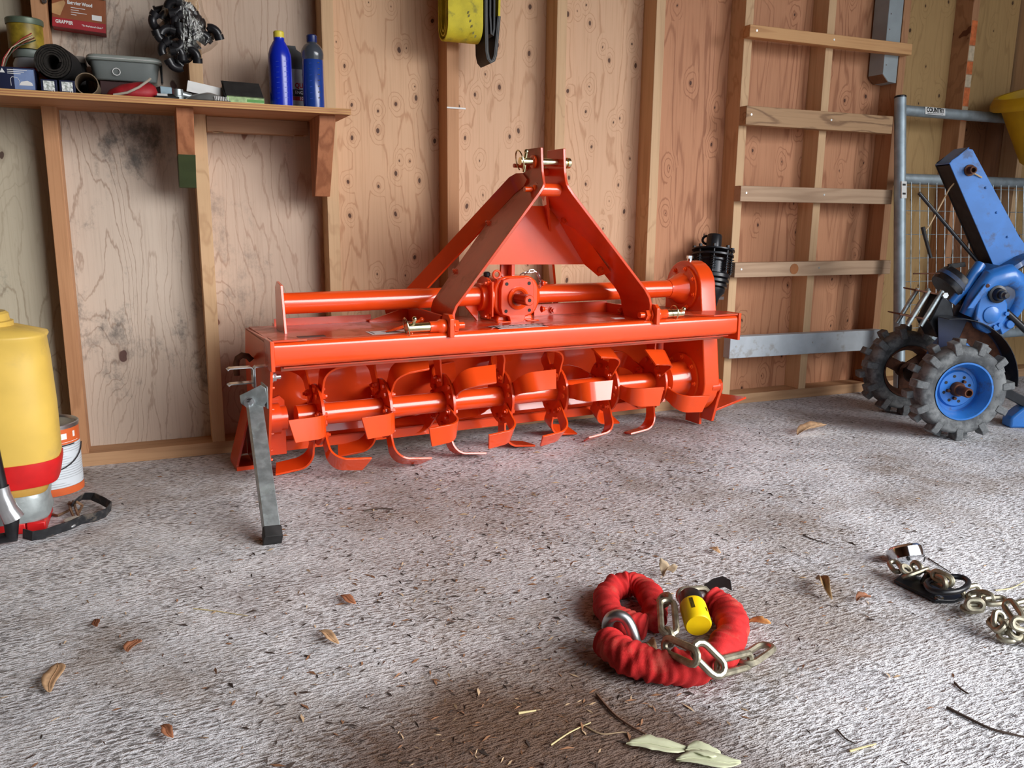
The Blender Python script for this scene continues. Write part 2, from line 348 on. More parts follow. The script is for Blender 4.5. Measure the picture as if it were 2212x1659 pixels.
batten(2.388, 3.222, 1.440, 1.484, 0.0, B1, 'topmost wall batten, yellow pine, crossing the grey steel box', (2.42, 2.8), (-.091, -.046) if False else (-.042, 0))
batten(2.396, 3.155, 1.121, 1.192, 0.0, B2, 'second wall batten from the top, wide and weathered with bold grain', (2.42, 2.82))
batten(2.393, 3.192, .832, .892, 0.0, B3, 'middle wall batten of the five, grey-brown timber', (2.42, 2.815))
b4 = batten(2.388, 3.224, .534, .593, 0.0, B3, 'fourth wall batten from the top, with a brown knot patch', (2.42, 2.82))
pk = MB().lathe([(.022, 0), (.022, .0006)], (.30, -.0426, .03), (0, -1, 0), 16, sx=1.0)
obj('knot_patch', pk, mat('brown_knot', srgb(150, 92, 48), .6), b4)
batten(2.388, 3.21, .205, .294, -.006, PAINTB, 'lowest wall batten, painted pale blue-grey', (2.42, 2.82))

# ================================================================== grey steel trunking box on the ninth stud
bx = thing('conduit_box', 'grey steel trunking box with slanted lower end on upper wall', 'electrical box', (3.2, 0, 0))
GREYS = mat('grey_painted_steel', srgb(150, 160, 164), .5, .1, .06, 15)
p = [(-.20, 1.345), (-.20, 1.75), (-.058, 1.75), (-.058, 1.325), (-.105, 1.325)]
# slanted-end hollow section: depth runs from the panel out over the stud face
bm_ = MB().prism([(-.083, 1.75), (-.005, 1.75), (-.005, 1.332), (-.05, 1.335), (-.083, 1.364)], (0, -.0, 0), (1, 0, 0), (0, 0, 1), (0, 1, 0), .08)
obj('housing', bm_, GREYS, bx, .002)
obj('end_cap', MB().obox((-.0665, .04, 1.3485), (.0165, 0, -.0145), (0, .038, 0), (.0008, 0, .0009)), mat('end_cap_wood', srgb(120, 84, 58), .7), bx)
for z in (1.60, 1.54, 1.40): obj('screw', MB().cyl((-.07, -.0015, z), (-.07, .001, z), .003, n=8), STEEL, bx)

# ================================================================== SHELF
SHW = wood('shelf_plywood', srgb(184, 132, 92), srgb(140, 90, 56), srgb(160, 106, 70), 52.0, axis='X', stretch=.08, scale=7, freq=6)
SHE = wood('shelf_edge_ply', srgb(206, 160, 104), srgb(150, 100, 56), srgb(176, 126, 78), 57.0, axis='X', stretch=.05, scale=12, freq=10, la=.6)
BRK = wood('bracket_timber', srgb(176, 116, 80), srgb(120, 68, 42), srgb(150, 94, 60), 61.0, stretch=.06, scale=9, freq=5)
sh = thing('wall_shelf', 'long plywood wall shelf on wooden brackets, crowded with workshop odds and ends', 'shelf', (0, 0, 1.057))
SHB = MB().box(-1.3, .828, -.205, .088, 0, .0165)
sb = obj('shelf_board', SHB, SHW, sh, .001)
ply_e = [(0, .0035, SHE), (.0036, .0068, SHW), (.0069, .010, SHE), (.0101, .0131, SHW), (.0132, .0165, SHE)]
for z0, z1, m in ply_e: obj('edge_ply', MB().box(-1.3, .828, -.2062 - (.001 if m is SHE else 0), -.2051, z0, z1), m, sb)
def bracket(x0, x1, m, zlow):
    prof = [(.0, 0), (-.165, 0), (-.165, -.02), (-.045, zlow), (.0, zlow)]
    return obj('bracket', MB().prism(prof, (x0, 0, 0), (0, 1, 0), (0, 0, 1), (1, 0, 0), x1 - x0), m, sh, .0015)
br1 = bracket(.345, .391, BRK, -.215); br2 = bracket(.741, .789, BRK, -.235)
gp = MB().prism([(.0, -.125), (-.1135, -.125), (-.0465, -.2165), (.0, -.2165)], (.3442, 0, 0), (0, 1, 0), (0, 0, 1), (1, 0, 0), .0476)
g_ = obj('painted_tip', gp, GREENP, br1, .001); g_['label'] = 'olive green painted lower end of bracket'
obj('cleat', MB().box(.436, .741, .035, .088, -.045, 0), wood('cleat_timber', srgb(178, 140, 110), srgb(130, 96, 70), srgb(150, 114, 86), 66, axis='X', stretch=.06), sh, .002)
for x in (.452, .725): obj('nail', MB().cyl((x, .033, -.046), (x + .03 if x < .5 else x - .03, .02, -.047), .0018, n=6), STEEL, sh)
# ================================================================== ROTARY TILLER (local frame: x along the beam, y towards the wall)
A_ = math.radians(4.3)
tl = thing('rotary_tiller', 'bright orange tractor rotary tiller with curved tines parked against the back wall', 'tiller', (.5, -.17, 0), A_)
X_, Y_, Z_ = V(1, 0, 0), V(0, 1, 0), V(0, 0, 1)
L_ = 1.585
# hood
obj('hood_top', MB().prism([(-.36, .429), (-.03, .429), (-.012, .418), (-.006, .424), (-.026, .437), (-.36, .437)], (0.004, 0, 0), (0, 1, 0), (0, 0, 1), (1, 0, 0), L_ - .008), ORANGE_D, tl, 0, 25)
obj('rear_board', MB().prism([(-.012, .418), (.004, .37), (.006, .12), (-.01, .055), (-.004, .053), (.013, .12), (.012, .372), (-.006, .424)], (0.004, 0, 0), (0, 1, 0), (0, 0, 1), (1, 0, 0), L_ - .008), ORANGE, tl, 0, 25)
obj('rear_ledge', MB().box(.01, L_ - .09, -.055, -.006, .078, .084).box(.01, L_ - .09, -.055, -.049, .05, .084), ORANGE, tl, .001)
obj('rear_ledge', MB().box(.01, L_ - .09, -.035, .004, .125, .131), ORANGE, tl, .001)
obj('rear_lip', MB().prism([(0, 0), (.03, 0), (.03, .006), (.006, .006), (.006, .022), (0, .022)], (.075, -.045, .437), (0, 1, 0), (0, 0, 1), (1, 0, 0), .30), ORANGE, tl)
obj('rear_lip', MB().prism([(0, 0), (.03, 0), (.03, .006), (.006, .006), (.006, .018), (0, .018)], (.92, -.045, .437), (0, 1, 0), (0, 0, 1), (1, 0, 0), .5), ORANGE_D, tl)
# front beam
def rrect(w, h, r, n=4):
    p = []
    for cx, cy, a0 in ((w / 2 - r, h / 2 - r, 0), (-w / 2 + r, h / 2 - r, 90), (-w / 2 + r, -h / 2 + r, 180), (w / 2 - r, -h / 2 + r, 270)):
        for k in range(n + 1):
            a = math.radians(a0 + 90 * k / n); p.append((cx + r * math.cos(a), cy + r * math.sin(a)))
    return p
obj('front_beam', MB().prism(rrect(.062, .066, .014, 5), (.004, -.354, .405), (0, 1, 0), (0, 0, 1), (1, 0, 0), L_ - .008), ORANGE, tl, 0, 50)
obj('beam_end_plate', MB().box(-.008, .003, -.39, -.315, .362, .443), ORANGE, tl, .0015)
obj('beam_end_plate', MB().box(L_ - .003, L_ + .008, -.39, -.315, .352, .446), ORANGE, tl, .0015)
obj('corner_gusset', MB().prism([(0, 0), (.09, 0), (.05, .07), (0, .07)], (.0, -.385, .4385), (1, 0, 0), (0, 1, 0), (0, 0, 1), .006), ORANGE_D, tl, .001)
obj('corner_gusset', MB().prism([(0, 0), (-.11, 0), (-.22, .09), (-.22, .13), (0, .1)], (L_, -.385, .4385), (1, 0, 0), (0, 1, 0), (0, 0, 1), .006), ORANGE_D, tl, .001)
obj('beam_flange', MB().box(.03, L_ - .02, -.362, -.32, .3635, .3685).box(.03, L_ - .02, -.325, -.32, .35, .366), ORANGE_D, tl, .001)
# side plate, left
sp = obj('side_plate', MB().prism([(-.378, .44), (-.01, .432), (.012, .36), (.02, .22), (.07, .12), (.07, .02), (-.01, .015), (-.2, .03), (-.265, .09), (-.30, .2), (-.355, .36)], (-.004, 0, 0), (0, 1, 0), (0, 0, 1), (1, 0, 0), .008), ORANGE_I, tl, .0012)
obj('top_flange', MB().box(-.004, .06, -.31, -.015, .427, .433), ORANGE_D, tl, .001)
hexm = None
def hexbolt(p, d, r=.009, h=.008, par=tl, m=ORANGE, thread=.008, name='bolt'):
    p = Vector(p); d = Vector(d)
    return obj(name, MB().hexa(p, p + d * h, r).cyl(p + d * h, p + d * (h + thread), r * .55, n=10).cyl(p, p + d * .0015, r * 1.35, n=14), m, par)
for y, z in ((-.29, .30), (-.27, .235), (-.25, .16), (-.22, .105), (-.215, .075)): hexbolt((.004, y, z), X_, .007, .006, sp)
hexbolt((.004, -.33, .338), X_, .012, .011, sp, STEEL, .012)
obj('bearing_housing', MB().prism([(0, -.13), (.075, -.13), (.075, .035), (.06, .05), (0, .03)], (.004, -.12, .19), (1, 0, 0), (0, 0, 1), (0, 1, 0), .012), ORANGE_I, tl, .001)
obj('bearing_hub', MB().cyl((.004, -.17, .184), (.05, -.17, .184), .046, n=28).cyl((.05, -.17, .184), (.07, -.17, .184), .036, n=24), ORANGE_I, tl)
obj('grease_nipple', MB().cyl((.085, -.235, .172), (.125, -.24, .174), .004, n=8), STEEL, tl)
# skid shoe, left and right
def skid(sg, o):
    m = MB()
    m.prism([(0, .2), (.006, .2), (-.044, .012), (-.052, .012)], (o, -.03, 0), (sg, 0, 0), (0, 0, 1), (0, 1, 0), .11)
    m.prism([(-.052, .0), (.01, .0), (.01, .013), (-.052, .013)], (o, -.04, 0), (sg, 0, 0), (0, 0, 1), (0, 1, 0), .12)
    m.prism([(0, .19), (-.044, .02), (0, .02)], (o, .074, 0), (sg, 0, 0), (0, 0, 1), (0, 1, 0), .006)
    return obj('skid_shoe', m, ORANGE_I, tl, .001)
skid(1, -.004)
obj('skid_shoe', MB().obox((1.675, -.2, .082), (.078, 0, .018), (-.012, .06, -.004), (-.0008, 0, .004)).obox((1.60, -.16, .04), (.006, 0, 0), (0, .04, 0), (0, 0, .035)), ORANGE_I, tl, .0012)
obj('skid_bracket', MB().prism([(-.275 + .026 * math.cos(t), .12 + .026 * math.sin(t)) for t in [PI * (.9 - q / 8 * 1.1 + 1) * -1 + PI * 1.0 for q in range(0)]] + [(-.30, .158), (-.298, .18), (-.285, .193), (-.265, .193), (-.25, .18), (-.19, .05), (-.19, .03), (-.26, .03), (-.285, .12)], (1.60, 0, 0), (0, 1, 0), (0, 0, 1), (1, 0, 0), .012), ORANGE_I, tl, .0012)
obj('skid_lug', MB().cyl((1.565, -.275, .168), (1.60, -.275, .168), .025, n=20).box(1.555, 1.575, -.275, -.24, .145, .19), ORANGE_I, tl)
hexbolt((1.565, -.275, .168), -X_, .012, .01)
# upper drive tube, end upright
AX = V(0, -.15, .515)
obj('drive_tube', MB().cyl((.075, -.15, .515), (.70, -.15, .515), .031, n=32), ORANGE, tl)
obj('drive_tube', MB().cyl((.9, -.15, .515), (1.47, -.15, .515), .031, n=32), ORANGE, tl)
obj('tube_upright', MB().prism([(-.215, .426), (-.105, .426), (-.112, .56), (-.135, .578), (-.185, .57), (-.20, .50)], (.068, 0, 0), (0, 1, 0), (0, 0, 1), (1, 0, 0), .008), ORANGE, tl, .001)
# gearbox
gb = obj('gearbox', MB().prism(rrect(.16, .132, .048, 6), (.805, -.215, .515), (1, 0, 0), (0, 0, 1), (0, 1, 0), .145)
    .lathe([(.05, 0), (.058, .02), (.05, .05)], (.90, -.15, .515), (-1, 0, 0), 28).prism([(-.07, 0), (.07, 0), (.062, .03), (-.062, .03)], (.805, -.205, .426), (1, 0, 0), (0, 0, 1), (0, 1, 0), .13), ORANGE, tl, .006, 40, 3)
obj('base_foot', MB().box(.728, .785, -.232, -.215, .426, .44).box(.835, .88, -.232, -.215, .426, .44), ORANGE, gb, .003)
fp = [(-.052, .058), (-.03, .064), (.03, .064), (.052, .058), (.058, .03), (.058, -.03), (.052, -.05), (.028, -.058), (.018, -.092), (.008, -.1), (-.01, -.1), (-.02, -.092), (-.03, -.058), (-.054, -.05), (-.06, -.03), (-.06, .03)]
gf = obj('front_cover', MB().prism(fp, (.80, -.232, .512), (1, 0, 0), (0, 0, 1), (0, 1, 0), .018), ORANGE_I, gb, .002)
for x, z in ((-.04, .046), (.04, .046), (-.042, -.04), (.042, -.04)):
    obj('bolt_hole', MB().cyl((.80 + x, -.2335, .512 + z), (.80 + x, -.231, .512 + z), .0055, n=12), BLACK_M, gf)
hexbolt((.797, -.232, .425), -Y_, .007, .006, gf)
obj('seal_ring', MB().lathe([(.036, 0), (.036, .006), (.03, .009), (.024, .004), (.024, 0)], (.80, -.232, .512), (0, -1, 0), 28), ORANGE, gf)
ps = MB()
prof = []
for i in range(24):
    a = 2 * PI * i / 24; r = .0178 if i % 4 < 2 else .0155
    prof.append((r * math.cos(a), r * math.sin(a)))
ps.prism(prof, (.80, -.305, .512), (1, 0, 0), (0, 0, 1), (0, 1, 0), .08)
pto = obj('input_shaft', ps, mat('dark_orange_spline', srgb(150, 40, 20), .35, 0, .1), gb)
obj('shaft_end', MB().lathe([(.0165, 0), (.0165, .004), (.0145, .006), (.006, .006), (.005, .001)], (.80, -.304, .512), (0, -1, 0), 20), ORANGE_I, pto)
obj('centre_hole', MB().cyl((.80, -.3102, .512), (.80, -.309, .512), .0048, n=12), BLACK_M, pto)
sf = obj('side_flange', MB().lathe([(.045, .03), (.046, .012), (.066, .01), (.066, 0), (.04, 0)], (.727, -.15, .512), (-1, 0, 0), 32).prism([(-.06, 0), (.0, -.07), (.0, -.0)], (.70, -.15, .50), (1, 0, 0), (0, 0, 1), (0, 1, 0), .01)
    .box(.665, .71, -.155, -.145, .495, .535).box(.712, .718, -.225, -.212, .455, .565), ORANGE, gb, .0015)
for z in (.56, .455): hexbolt((.716, -.2, z), -X_, .008, .01, gb)
hexbolt((.902, -.205, .47), X_, .008, .01, gb); hexbolt((.902, -.205, .555), X_, .008, .01, gb)
obj('top_rib', MB().prism([(0, 0), (.035, 0), (.012, .075), (.0, .085)], (.795, -.195, .565), (0, 1, 0), (0, 0, 1), (1, 0, 0), .013).prism([(0, 0), (.012, 0), (.008, .06), (.0, .07)], (.772, -.165, .575), (0, 1, 0), (0, 0, 1), (1, 0, 0), .03), ORANGE_D, gb, .002)
obj('lifting_eye', MB().tube([V(.745 + .012 * math.cos(a), -.19, .585 + .012 * math.sin(a)) for a in [2 * PI * i / 14 for i in range(14)]], .004, 8, True), ORANGE, gb)
obj('breather', MB().lathe([(.008, 0), (.008, .012), (.011, .014), (.011, .024), (.006, .028)], (.725, -.16, .565), (0, 0, 1), 12), BLACK_STEEL, gb)
def chainlink(c, a, b, L, Wd, r, n=8, k=7):
    c, a, b = Vector(c), Vector(a).normalized(), Vector(b); b = (b - a * b.dot(a)).normalized()
    h = L / 2 - Wd / 2; w = Wd / 2 - r; pts = []
    for i in range(k): t = -PI / 2 + PI * i / (k - 1); pts.append(c + a * (h + w * math.cos(t)) + b * (w * math.sin(t)))
    for i in range(k): t = PI / 2 + PI * i / (k - 1); pts.append(c + a * (-h + w * math.cos(t)) + b * (w * math.sin(t)))
    return MB().tube(pts, r, n, True, ref=a.cross(b))
cps = [(.838, -.19, .582), (.852, -.195, .590), (.866, -.2, .594), (.880, -.2, .592), (.892, -.2, .580), (.897, -.2, .563), (.898, -.2, .547)]
for i, p in enumerate(cps):
    q = Vector(cps[min(i + 1, len(cps) - 1)]) - Vector(cps[max(i - 1, 0)])
    obj('chain_link', chainlink(p, q, (0, 1, .3) if i % 2 else (0, .2, 1), .022, .013, .0022, 6, 5), STEEL, gb)
# masts (bent flat bars)
MT = MB()
def mast(sg, xt, xb):
    pts = [(xt, .964), (xt, .9), (xt, .872), (xt, .862), (xt - sg * .006, .85), (xt - sg * .02, .832), (xb + sg * .03, .54), (xb + sg * .008, .512), (xb, .49), (xb, .47), (xb, .425)]
    yr = [(-.385, -.292), (-.392, -.285), (-.40, -.255), (-.405, -.24), (-.408, -.225), (-.41, -.212), (-.382, -.207), (-.378, -.207), (-.376, -.21), (-.376, -.215), (-.376, -.24)]
    P = [V(x, (a + b) / 2, z) for (x, z), (a, b) in zip(pts, yr)]; ws = [V(0, b - a, 0) for a, b in yr]
    return obj('mast_bar', MB().strap(P, ws, .009), ORANGE_I if sg < 0 else ORANGE_D, tl, .0014)
ml = mast(1, .792, .516); mr_ = mast(-1, .868, 1.215)
# fix: left mast leans left going down
for y, z, s_ in ((-.225, .745, 1), (-.225, .60, 1)): hexbolt((.792 - .02 - (.832 - z) * .77 - .006, y, z), V(-.8, 0, .6), .008, .006, ml, ORANGE_D, .005)
# stamped label, worn, on left mast
lab = mat('worn_decal', srgb(120, 70, 55), .6)
for k, (dz, h) in enumerate(((.0, .003), (.012, .003), (.03, .02), (.06, .003), (.072, .003))):
    z = .655 + dz * .8; x = .792 - .02 - (.832 - z) * .7534
    obj('worn_print', MB().obox((x - .0052, -.30, z), (.0004, 0, -.0003), (0, .034 if h < .01 else .008, 0), (h * .4, 0, h * .5)), lab, ml)
# rear struts
obj('rear_strut', MB().strap([(.786, -.30, .885), (.785, -.27, .875), (.77, -.245, .858), (.53, -.065, .543), (.46, -.02, .455), (.44, -.012, .44)], [(0, .03, .02), (0, .05, .04)] + [V(.0, .038, .05)] * 4, .008), ORANGE_I, tl)
obj('rear_strut', MB().strap([(.872, -.30, .885), (.873, -.27, .875), (.885, -.24, .85), (1.03, -.06, .53), (1.07, -.012, .45), (1.08, -.008, .43)], [(0, .03, .02), (0, .05, .04)] + [V(.0, .038, .05)] * 4, .008), ORANGE_I, tl)
# PTO guard between the masts
gd = MB()
gd.prism([(.80, .80), (.93, .80), (1.065, .612), (.69, .618)], (0, -.2, 0), (1, 0, 0), (0, 0, 1), (0, 1, 0), .004)
a_, b_, c_, d_ = V(.93, -.2, .80), V(1.065, -.2, .612), V(1.115, -.285, .59), V(.955, -.285, .775)
e_ = V(1.09, -.25, .575)
gd.add([a_, b_, e_, c_, d_] + [p + V(.003, .003, 0) for p in (a_, b_, e_, c_, d_)], [(0, 1, 2, 3, 4), (9, 8, 7, 6, 5), (0, 5, 6, 1), (1, 6, 7, 2), (2, 7, 8, 3), (3, 8, 9, 4), (4, 9, 5, 0)])
a_, b_, c_, d_ = V(.80, -.2, .80), V(.69, -.2, .618), V(.62, -.285, .61), V(.765, -.285, .79)
gd.add([a_, b_, c_, d_] + [p + V(-.003, .003, 0) for p in (a_, b_, c_, d_)], [(3, 2, 1, 0), (4, 5, 6, 7), (0, 1, 5, 4), (1, 2, 6, 5), (2, 3, 7, 6), (3, 0, 4, 7)])
g = obj('pto_guard', gd, ORANGE, tl)
hexbolt((.958, -.245, .757), V(-.7, -.6, .2), .009, .007, g, ORANGE_I, .006); hexbolt((1.085, -.27, .597), V(-.7, -.6, .2), .009, .007, g, ORANGE_I, .006)
# top link pins
obj('top_pin', MB().cyl((.738, -.352, .925), (.90, -.352, .925), .0115, n=20).lathe([(.0115, 0), (.015, .001), (.015, .006), (.0115, .007), (.0115, .01), (.016, .011), (.016, .02), (.013, .023)], (.885, -.352, .925), (1, 0, 0), 20), ZINC, tl)
obj('pin_collar', MB().lathe([(.013, 0), (.019, .002), (.019, .009), (.013, .012)], (.788, -.352, .925), (-1, 0, 0), 22), ORANGE, tl)
def lynch(c, ax, r, par):
    # lynch pin: short pin along ax through c, plus wire ring
    c, ax = Vector(c), Vector(ax).normalized()
    o = obj('lynch_pin', MB().cyl(c - ax * .03, c + ax * .028, .0055, n=12).ball(tuple(c + ax * .028), .0075, 6), ZINC, par)
    s_ = V(1, 0, 0).cross(ax).normalized(); pts = []
    for i in range(20):
        a = math.radians(-150 + 300 * i / 19); pts.append(c + V(-.008, 0, 0) + s_ * (r * math.sin(a) * .8) + ax * (r * math.cos(a) * 1.0) + V(-.02, 0, 0) * (1 + math.cos(a)) * .5)
    obj('pin_ring', MB().tube(pts, .0021, 8), ZINC, o)
    return o
lynch((.756, -.352, .925), (.05, -.15, 1), .03, tl)
obj('mast_spacer', MB().cyl((.797, -.362, .845), (.864, -.362, .845), .019, n=24), ORANGE, tl)
hexbolt((.787, -.362, .845), -X_, .015, .014, tl, ORANGE, .024)
hexbolt((.787, -.30, .915), -X_, .011, .012, tl, ORANGE_I, .03)
obj('mast_spacer', MB().cyl((.797, -.292, .9), (.864, -.292, .9), .012, n=20), ORANGE_I, tl)
# lower hitch lugs and pins
def hitch(x, sg):
    obj('hitch_lug', MB().prism([(-.40, .425), (-.335, .425), (-.335, .478), (-.35, .49), (-.385, .49), (-.40, .478)], (x, 0, 0), (0, 1, 0), (0, 0, 1), (-sg, 0, 0), .014), ORANGE, tl, .0015)
    p = V(x - sg * .014, -.365, .455)
    q = obj('hitch_pin', MB().cyl(p - V(sg * .04, 0, 0), p - V(sg * .118, 0, 0), .0135, n=20), ZINC, tl)
    obj('pin_collar', MB().lathe([(.019, 0), (.021, .003), (.021, .018), (.016, .026), (.0155, .05)], p, (-sg, 0, 0), 22), ORANGE, tl)
    hexbolt((x + sg * .006, -.365, .455), V(sg, 0, 0), .018, .018, tl, ORANGE, .02)
    lynch(p - V(sg * .10, 0, 0), (.1, -.35, 1) if sg > 0 else (.2, -.8, .55), .03, tl)
hitch(.508, 1); hitch(1.222, -1)
# lower braces from hitch back to the hood
obj('hitch_brace', MB().box(.490, .498, -.335, -.06, .428, .484), ORANGE_I, tl, .001)
obj('hitch_brace', MB().prism([(0, 0), (-.13, 0), (-.13, .012), (0, .05)], (.494, -.062, .43), (1, 0, 0), (0, 0, 1), (0, 1, 0), .008), ORANGE, tl, .001)
obj('hitch_brace', MB().box(1.222, 1.23, -.335, -.06, .428, .47), ORANGE_I, tl, .001)
hexbolt((1.222, -.2, .45), -X_, .012, .01, tl, ORANGE_I)
obj('hitch_brace', MB().box(.93, 1.225, -.105, -.097, .428, .475), ORANGE_I, tl, .001)
hexbolt((1.0, -.105, .452), -Y_, .012, .01, tl, ORANGE_I)
obj('parking_rod', MB().tube([(.33, -.30, .434), (.455, -.27, .462)], .0045, 8).ball((.458, -.27, .464), .008, 6), ORANGE, tl)
# chain case
def arc(cx, cy, r, a0, a1, n): return [(cx + r * math.cos(math.radians(a0 + (a1 - a0) * i / n)), cy + r * math.sin(math.radians(a0 + (a1 - a0) * i / n))) for i in range(n + 1)]
cpoly = arc(-.15, .515, .1, 0, 180, 14) + arc(-.175, .185, .125, 180, 360, 14)
cc = obj('chain_case', MB().prism(cpoly, (1.525, 0, 0), (0, 1, 0), (0, 0, 1), (1, 0, 0), .068), ORANGE, tl, .004)
obj('case_flange', MB().lathe([(.082, 0), (.082, .008), (.066, .010), (.058, .014), (.05, .032), (.038, .05), (.033, .07)], (1.525, -.15, .515), (-1, 0, 0), 36), ORANGE, cc)
for i in range(8):
    a = 2 * PI * (i + .3) / 8; hexbolt((1.517, -.15 + .073 * math.cos(a), .515 + .073 * math.sin(a)), -X_, .008, .007, cc, ORANGE, .004)
obj('case_vent', MB().cyl((1.55, -.15, .612), (1.55, -.15, .622), .01, n=10).hexa((1.55, -.15, .622), (1.55, -.15, .632), .012), STEEL, cc)
obj('case_seam', MB().box(1.5235, 1.5945, -.2535, -.2495, .3, .3012).box(1.57, 1.572, -.2625, -.26, .36, .40), ORANGE_D, cc)
obj('rotor_hub', MB().lathe([(.095, 0), (.095, .007), (.066, .008), (.062, .02), (.058, .085), (.05, .09), (.034, .1)], (1.525, -.17, .184), (-1, 0, 0), 36), ORANGE, cc)
for i in range(8):
    a = 2 * PI * (i + .1) / 8; hexbolt((1.518, -.17 + .083 * math.cos(a), .184 + .083 * math.sin(a)), -X_, .009, .008, cc, ORANGE, .004)
# rotor
ro = obj('rotor_shaft', MB().cyl((.10, -.17, .184), (1.45, -.17, .184), .0325, n=32), ORANGE, tl)
# tine template: points to local -y, wing to +x*sg
def tine_mesh(sg):
    pts = [(.006, -.05), (.006, -.085), (.007, -.118)]
    for i in range(9):
        a = math.radians(90 * i / 8); pts.append((.007 + .05 * (1 - math.cos(a)), -.123 - .05 * math.sin(a)))
    pts += [(.078, -.176), (.112, -.18)]
    P = [V(x * sg, y, 0) for x, y in pts]
    W = []
    for i in range(len(pts)):
        f = i / (len(pts) - 1); w = .042 + .022 * min(1, f * 1.6)
        W.append(V(0, .004, w))
    W[-1] = V(.016 * sg, .004, .064); W[-2] = V(.008 * sg, .004, .064)
    return MB().strap(P, W, .0065)
t0 = {}
FX = [.16 + .2043 * k for k in range(7)]
disc = None
for k, fx in enumerate(FX):
    m = MB().lathe([(.033, -.004), (.092, -.004), (.092, .004), (.033, .004)], (0, 0, 0), (1, 0, 0), 32, caps=False)
    if disc is None: disc = obj('tine_flange', m, ORANGE_I, tl); d_ = disc; d_.location = (fx, -.17, .184)
    else: d_ = dup(disc, tl, (fx, -.17, .184))
    for sg, ph in ((-1, -9), (1, 51)):
        for j in range(3):
            a = ph + 15 * k + 120 * j + random.uniform(-3, 3) + (9 if (k, sg, j) == (0, -1, 0) else 0)
            if sg > 0 and k == 6 and False: continue
            if sg not in t0:
                o = obj('tine', tine_mesh(sg), ORANGE, d_, .0008); t0[sg] = o
                bo = obj('tine_bolt', MB().hexa((sg * .009, -.078, .013), (sg * .018, -.078, .013), .0085).cyl((sg * .018, -.078, .013), (sg * .024, -.078, .013), .005, n=8)
                    .hexa((-sg * .004, -.078, .013), (-sg * .012, -.078, .013), .0085), ORANGE_I, d_)
                bo2 = obj('tine_bolt', MB().hexa((sg * .009, -.07, -.014), (sg * .018, -.07, -.014), .0085).cyl((sg * .018, -.07, -.014), (sg * .024, -.07, -.014), .005, n=8)
                    .hexa((-sg * .004, -.07, -.014), (-sg * .012, -.07, -.014), .0085), ORANGE_I, d_)
                t0[sg, 1], t0[sg, 2] = bo, bo2
            else:
                o = dup(t0[sg], d_); bo = dup(t0[sg, 1], d_); bo2 = dup(t0[sg, 2], d_)
            for q in (o, bo, bo2): q.rotation_euler = (math.radians(a), 0, 0); q.location = (sg * .002 if q is o else 0, 0, 0)
# stand leg (galvanised) and its bracket on the left side plate
p0, p1 = V(-.045, -.325, .278), V(-.078, -.672, .012)
dd = (p1 - p0).normalized(); wv = V(1, 0, 0); wv = (wv - dd * wv.dot(dd)).normalized(); tv = dd.cross(wv)
st = obj('stand_leg', MB().prism([(-.019, -.019), (-.008, -.019), (-.006, -.0165), (.006, -.0165), (.008, -.019), (.019, -.019), (.019, .019), (-.019, .019)], p0, wv, -tv if tv.y > 0 else tv, dd, (p1 - p0).length - .012), GALV, tl, .002)
obj('rubber_foot', MB().prism(rrect(.043, .043, .005, 2), p1 - dd * .03, wv, tv, dd, .03), BLACK_M, st, .001)
ft = obj('spacer_tube', MB().cyl(p0 + wv * .024, p0 + wv * .028, .02, n=16), STEEL, st)
ba, bn_ = V(.86, -.51, 0), V(-.51, -.86, 0); bc = p0 + bn_ * .026
br = obj('stand_bracket', MB().prism([(.031, .048), (.045, .04), (.048, .007), (.034, -.012), (0, -.02), (-.024, -.002), (-.026, .019)], bc, ba, Z_, bn_, .004)
    .obox(bc + ba * .046 + V(0, .03, .015), ba * .002, V(0, .035, 0), V(0, 0, .03)), GALV, tl, .0008)
obj('bracket_bolt', MB().cyl(bc + bn_ * .004, bc + bn_ * .0055, .015, n=18).hexa(bc + bn_ * .0055, bc + bn_ * .015, .011).cyl(bc + bn_ * .015, bc + bn_ * .026, .0065, n=12), STEEL, tl)
hk = obj('hook_bracket', MB().strap([(-.098, -.25, .352), (-.092, -.25, .356), (-.036, -.25, .356), (-.031, -.25, .350), (-.031, -.25, .30)], (0, .03, 0), .003)
    .strap([(-.098, -.25, .309), (-.092, -.25, .313), (-.031, -.25, .313)], (0, .03, 0), .003).strap([(-.027, -.25, .30), (-.027, -.25, .352), (-.023, -.25, .356), (-.004, -.25, .356)], (0, .03, 0), .003), STEEL, tl)
obj('chain_hook', MB().tube([(-.053, -.12, .31), (-.053, -.12, .345), (-.048, -.12, .36), (-.035, -.12, .368), (-.02, -.12, .364), (-.01, -.12, .352)], .009, 10), RUST, tl)
# decals on the hood
lb = obj('notice_label', MB().box(.662, .832, -.374, -.30, .4374, .438), WHITE, tl)
obj('label_border', MB().box(.671, .823, -.369, -.305, .4381, .4383), INK, lb); obj('label_panel', MB().box(.674, .820, -.3665, -.3075, .4384, .4386), mat('label_grey_white', (.7, .7, .7), .5), lb)
text('lettering', 'IMPORTANT', .030, (.747, -.322, .4389), (0, 0, 0), INK, lb, 'CENTER', 1.25, .0006)
text('lettering', 'CHECK OIL LEVEL BEFORE USE', .0105, (.747, -.351, .4389), (0, 0, 0), INK, lb, 'CENTER', 1.0, .0002)
lb = obj('warning_label', MB().box(.285, .45, -.335, -.27, .4374, .438), WHITE, tl)
obj('label_border', MB().box(.293, .442, -.33, -.275, .4381, .4383), INK, lb); obj('label_panel', MB().box(.296, .439, -.3275, -.2775, .4384, .4386), mat('label_white', (.74, .74, .74), .5), lb)
obj('pictogram', MB().prism([(0, 0), (.03, .004), (.05, .02), (.03, .034), (.012, .026), (-.006, .03), (.004, .014)], (.33, -.322, .4386), (1, 0, 0), (0, 1, 0), (0, 0, 1), .0003), INK, lb)
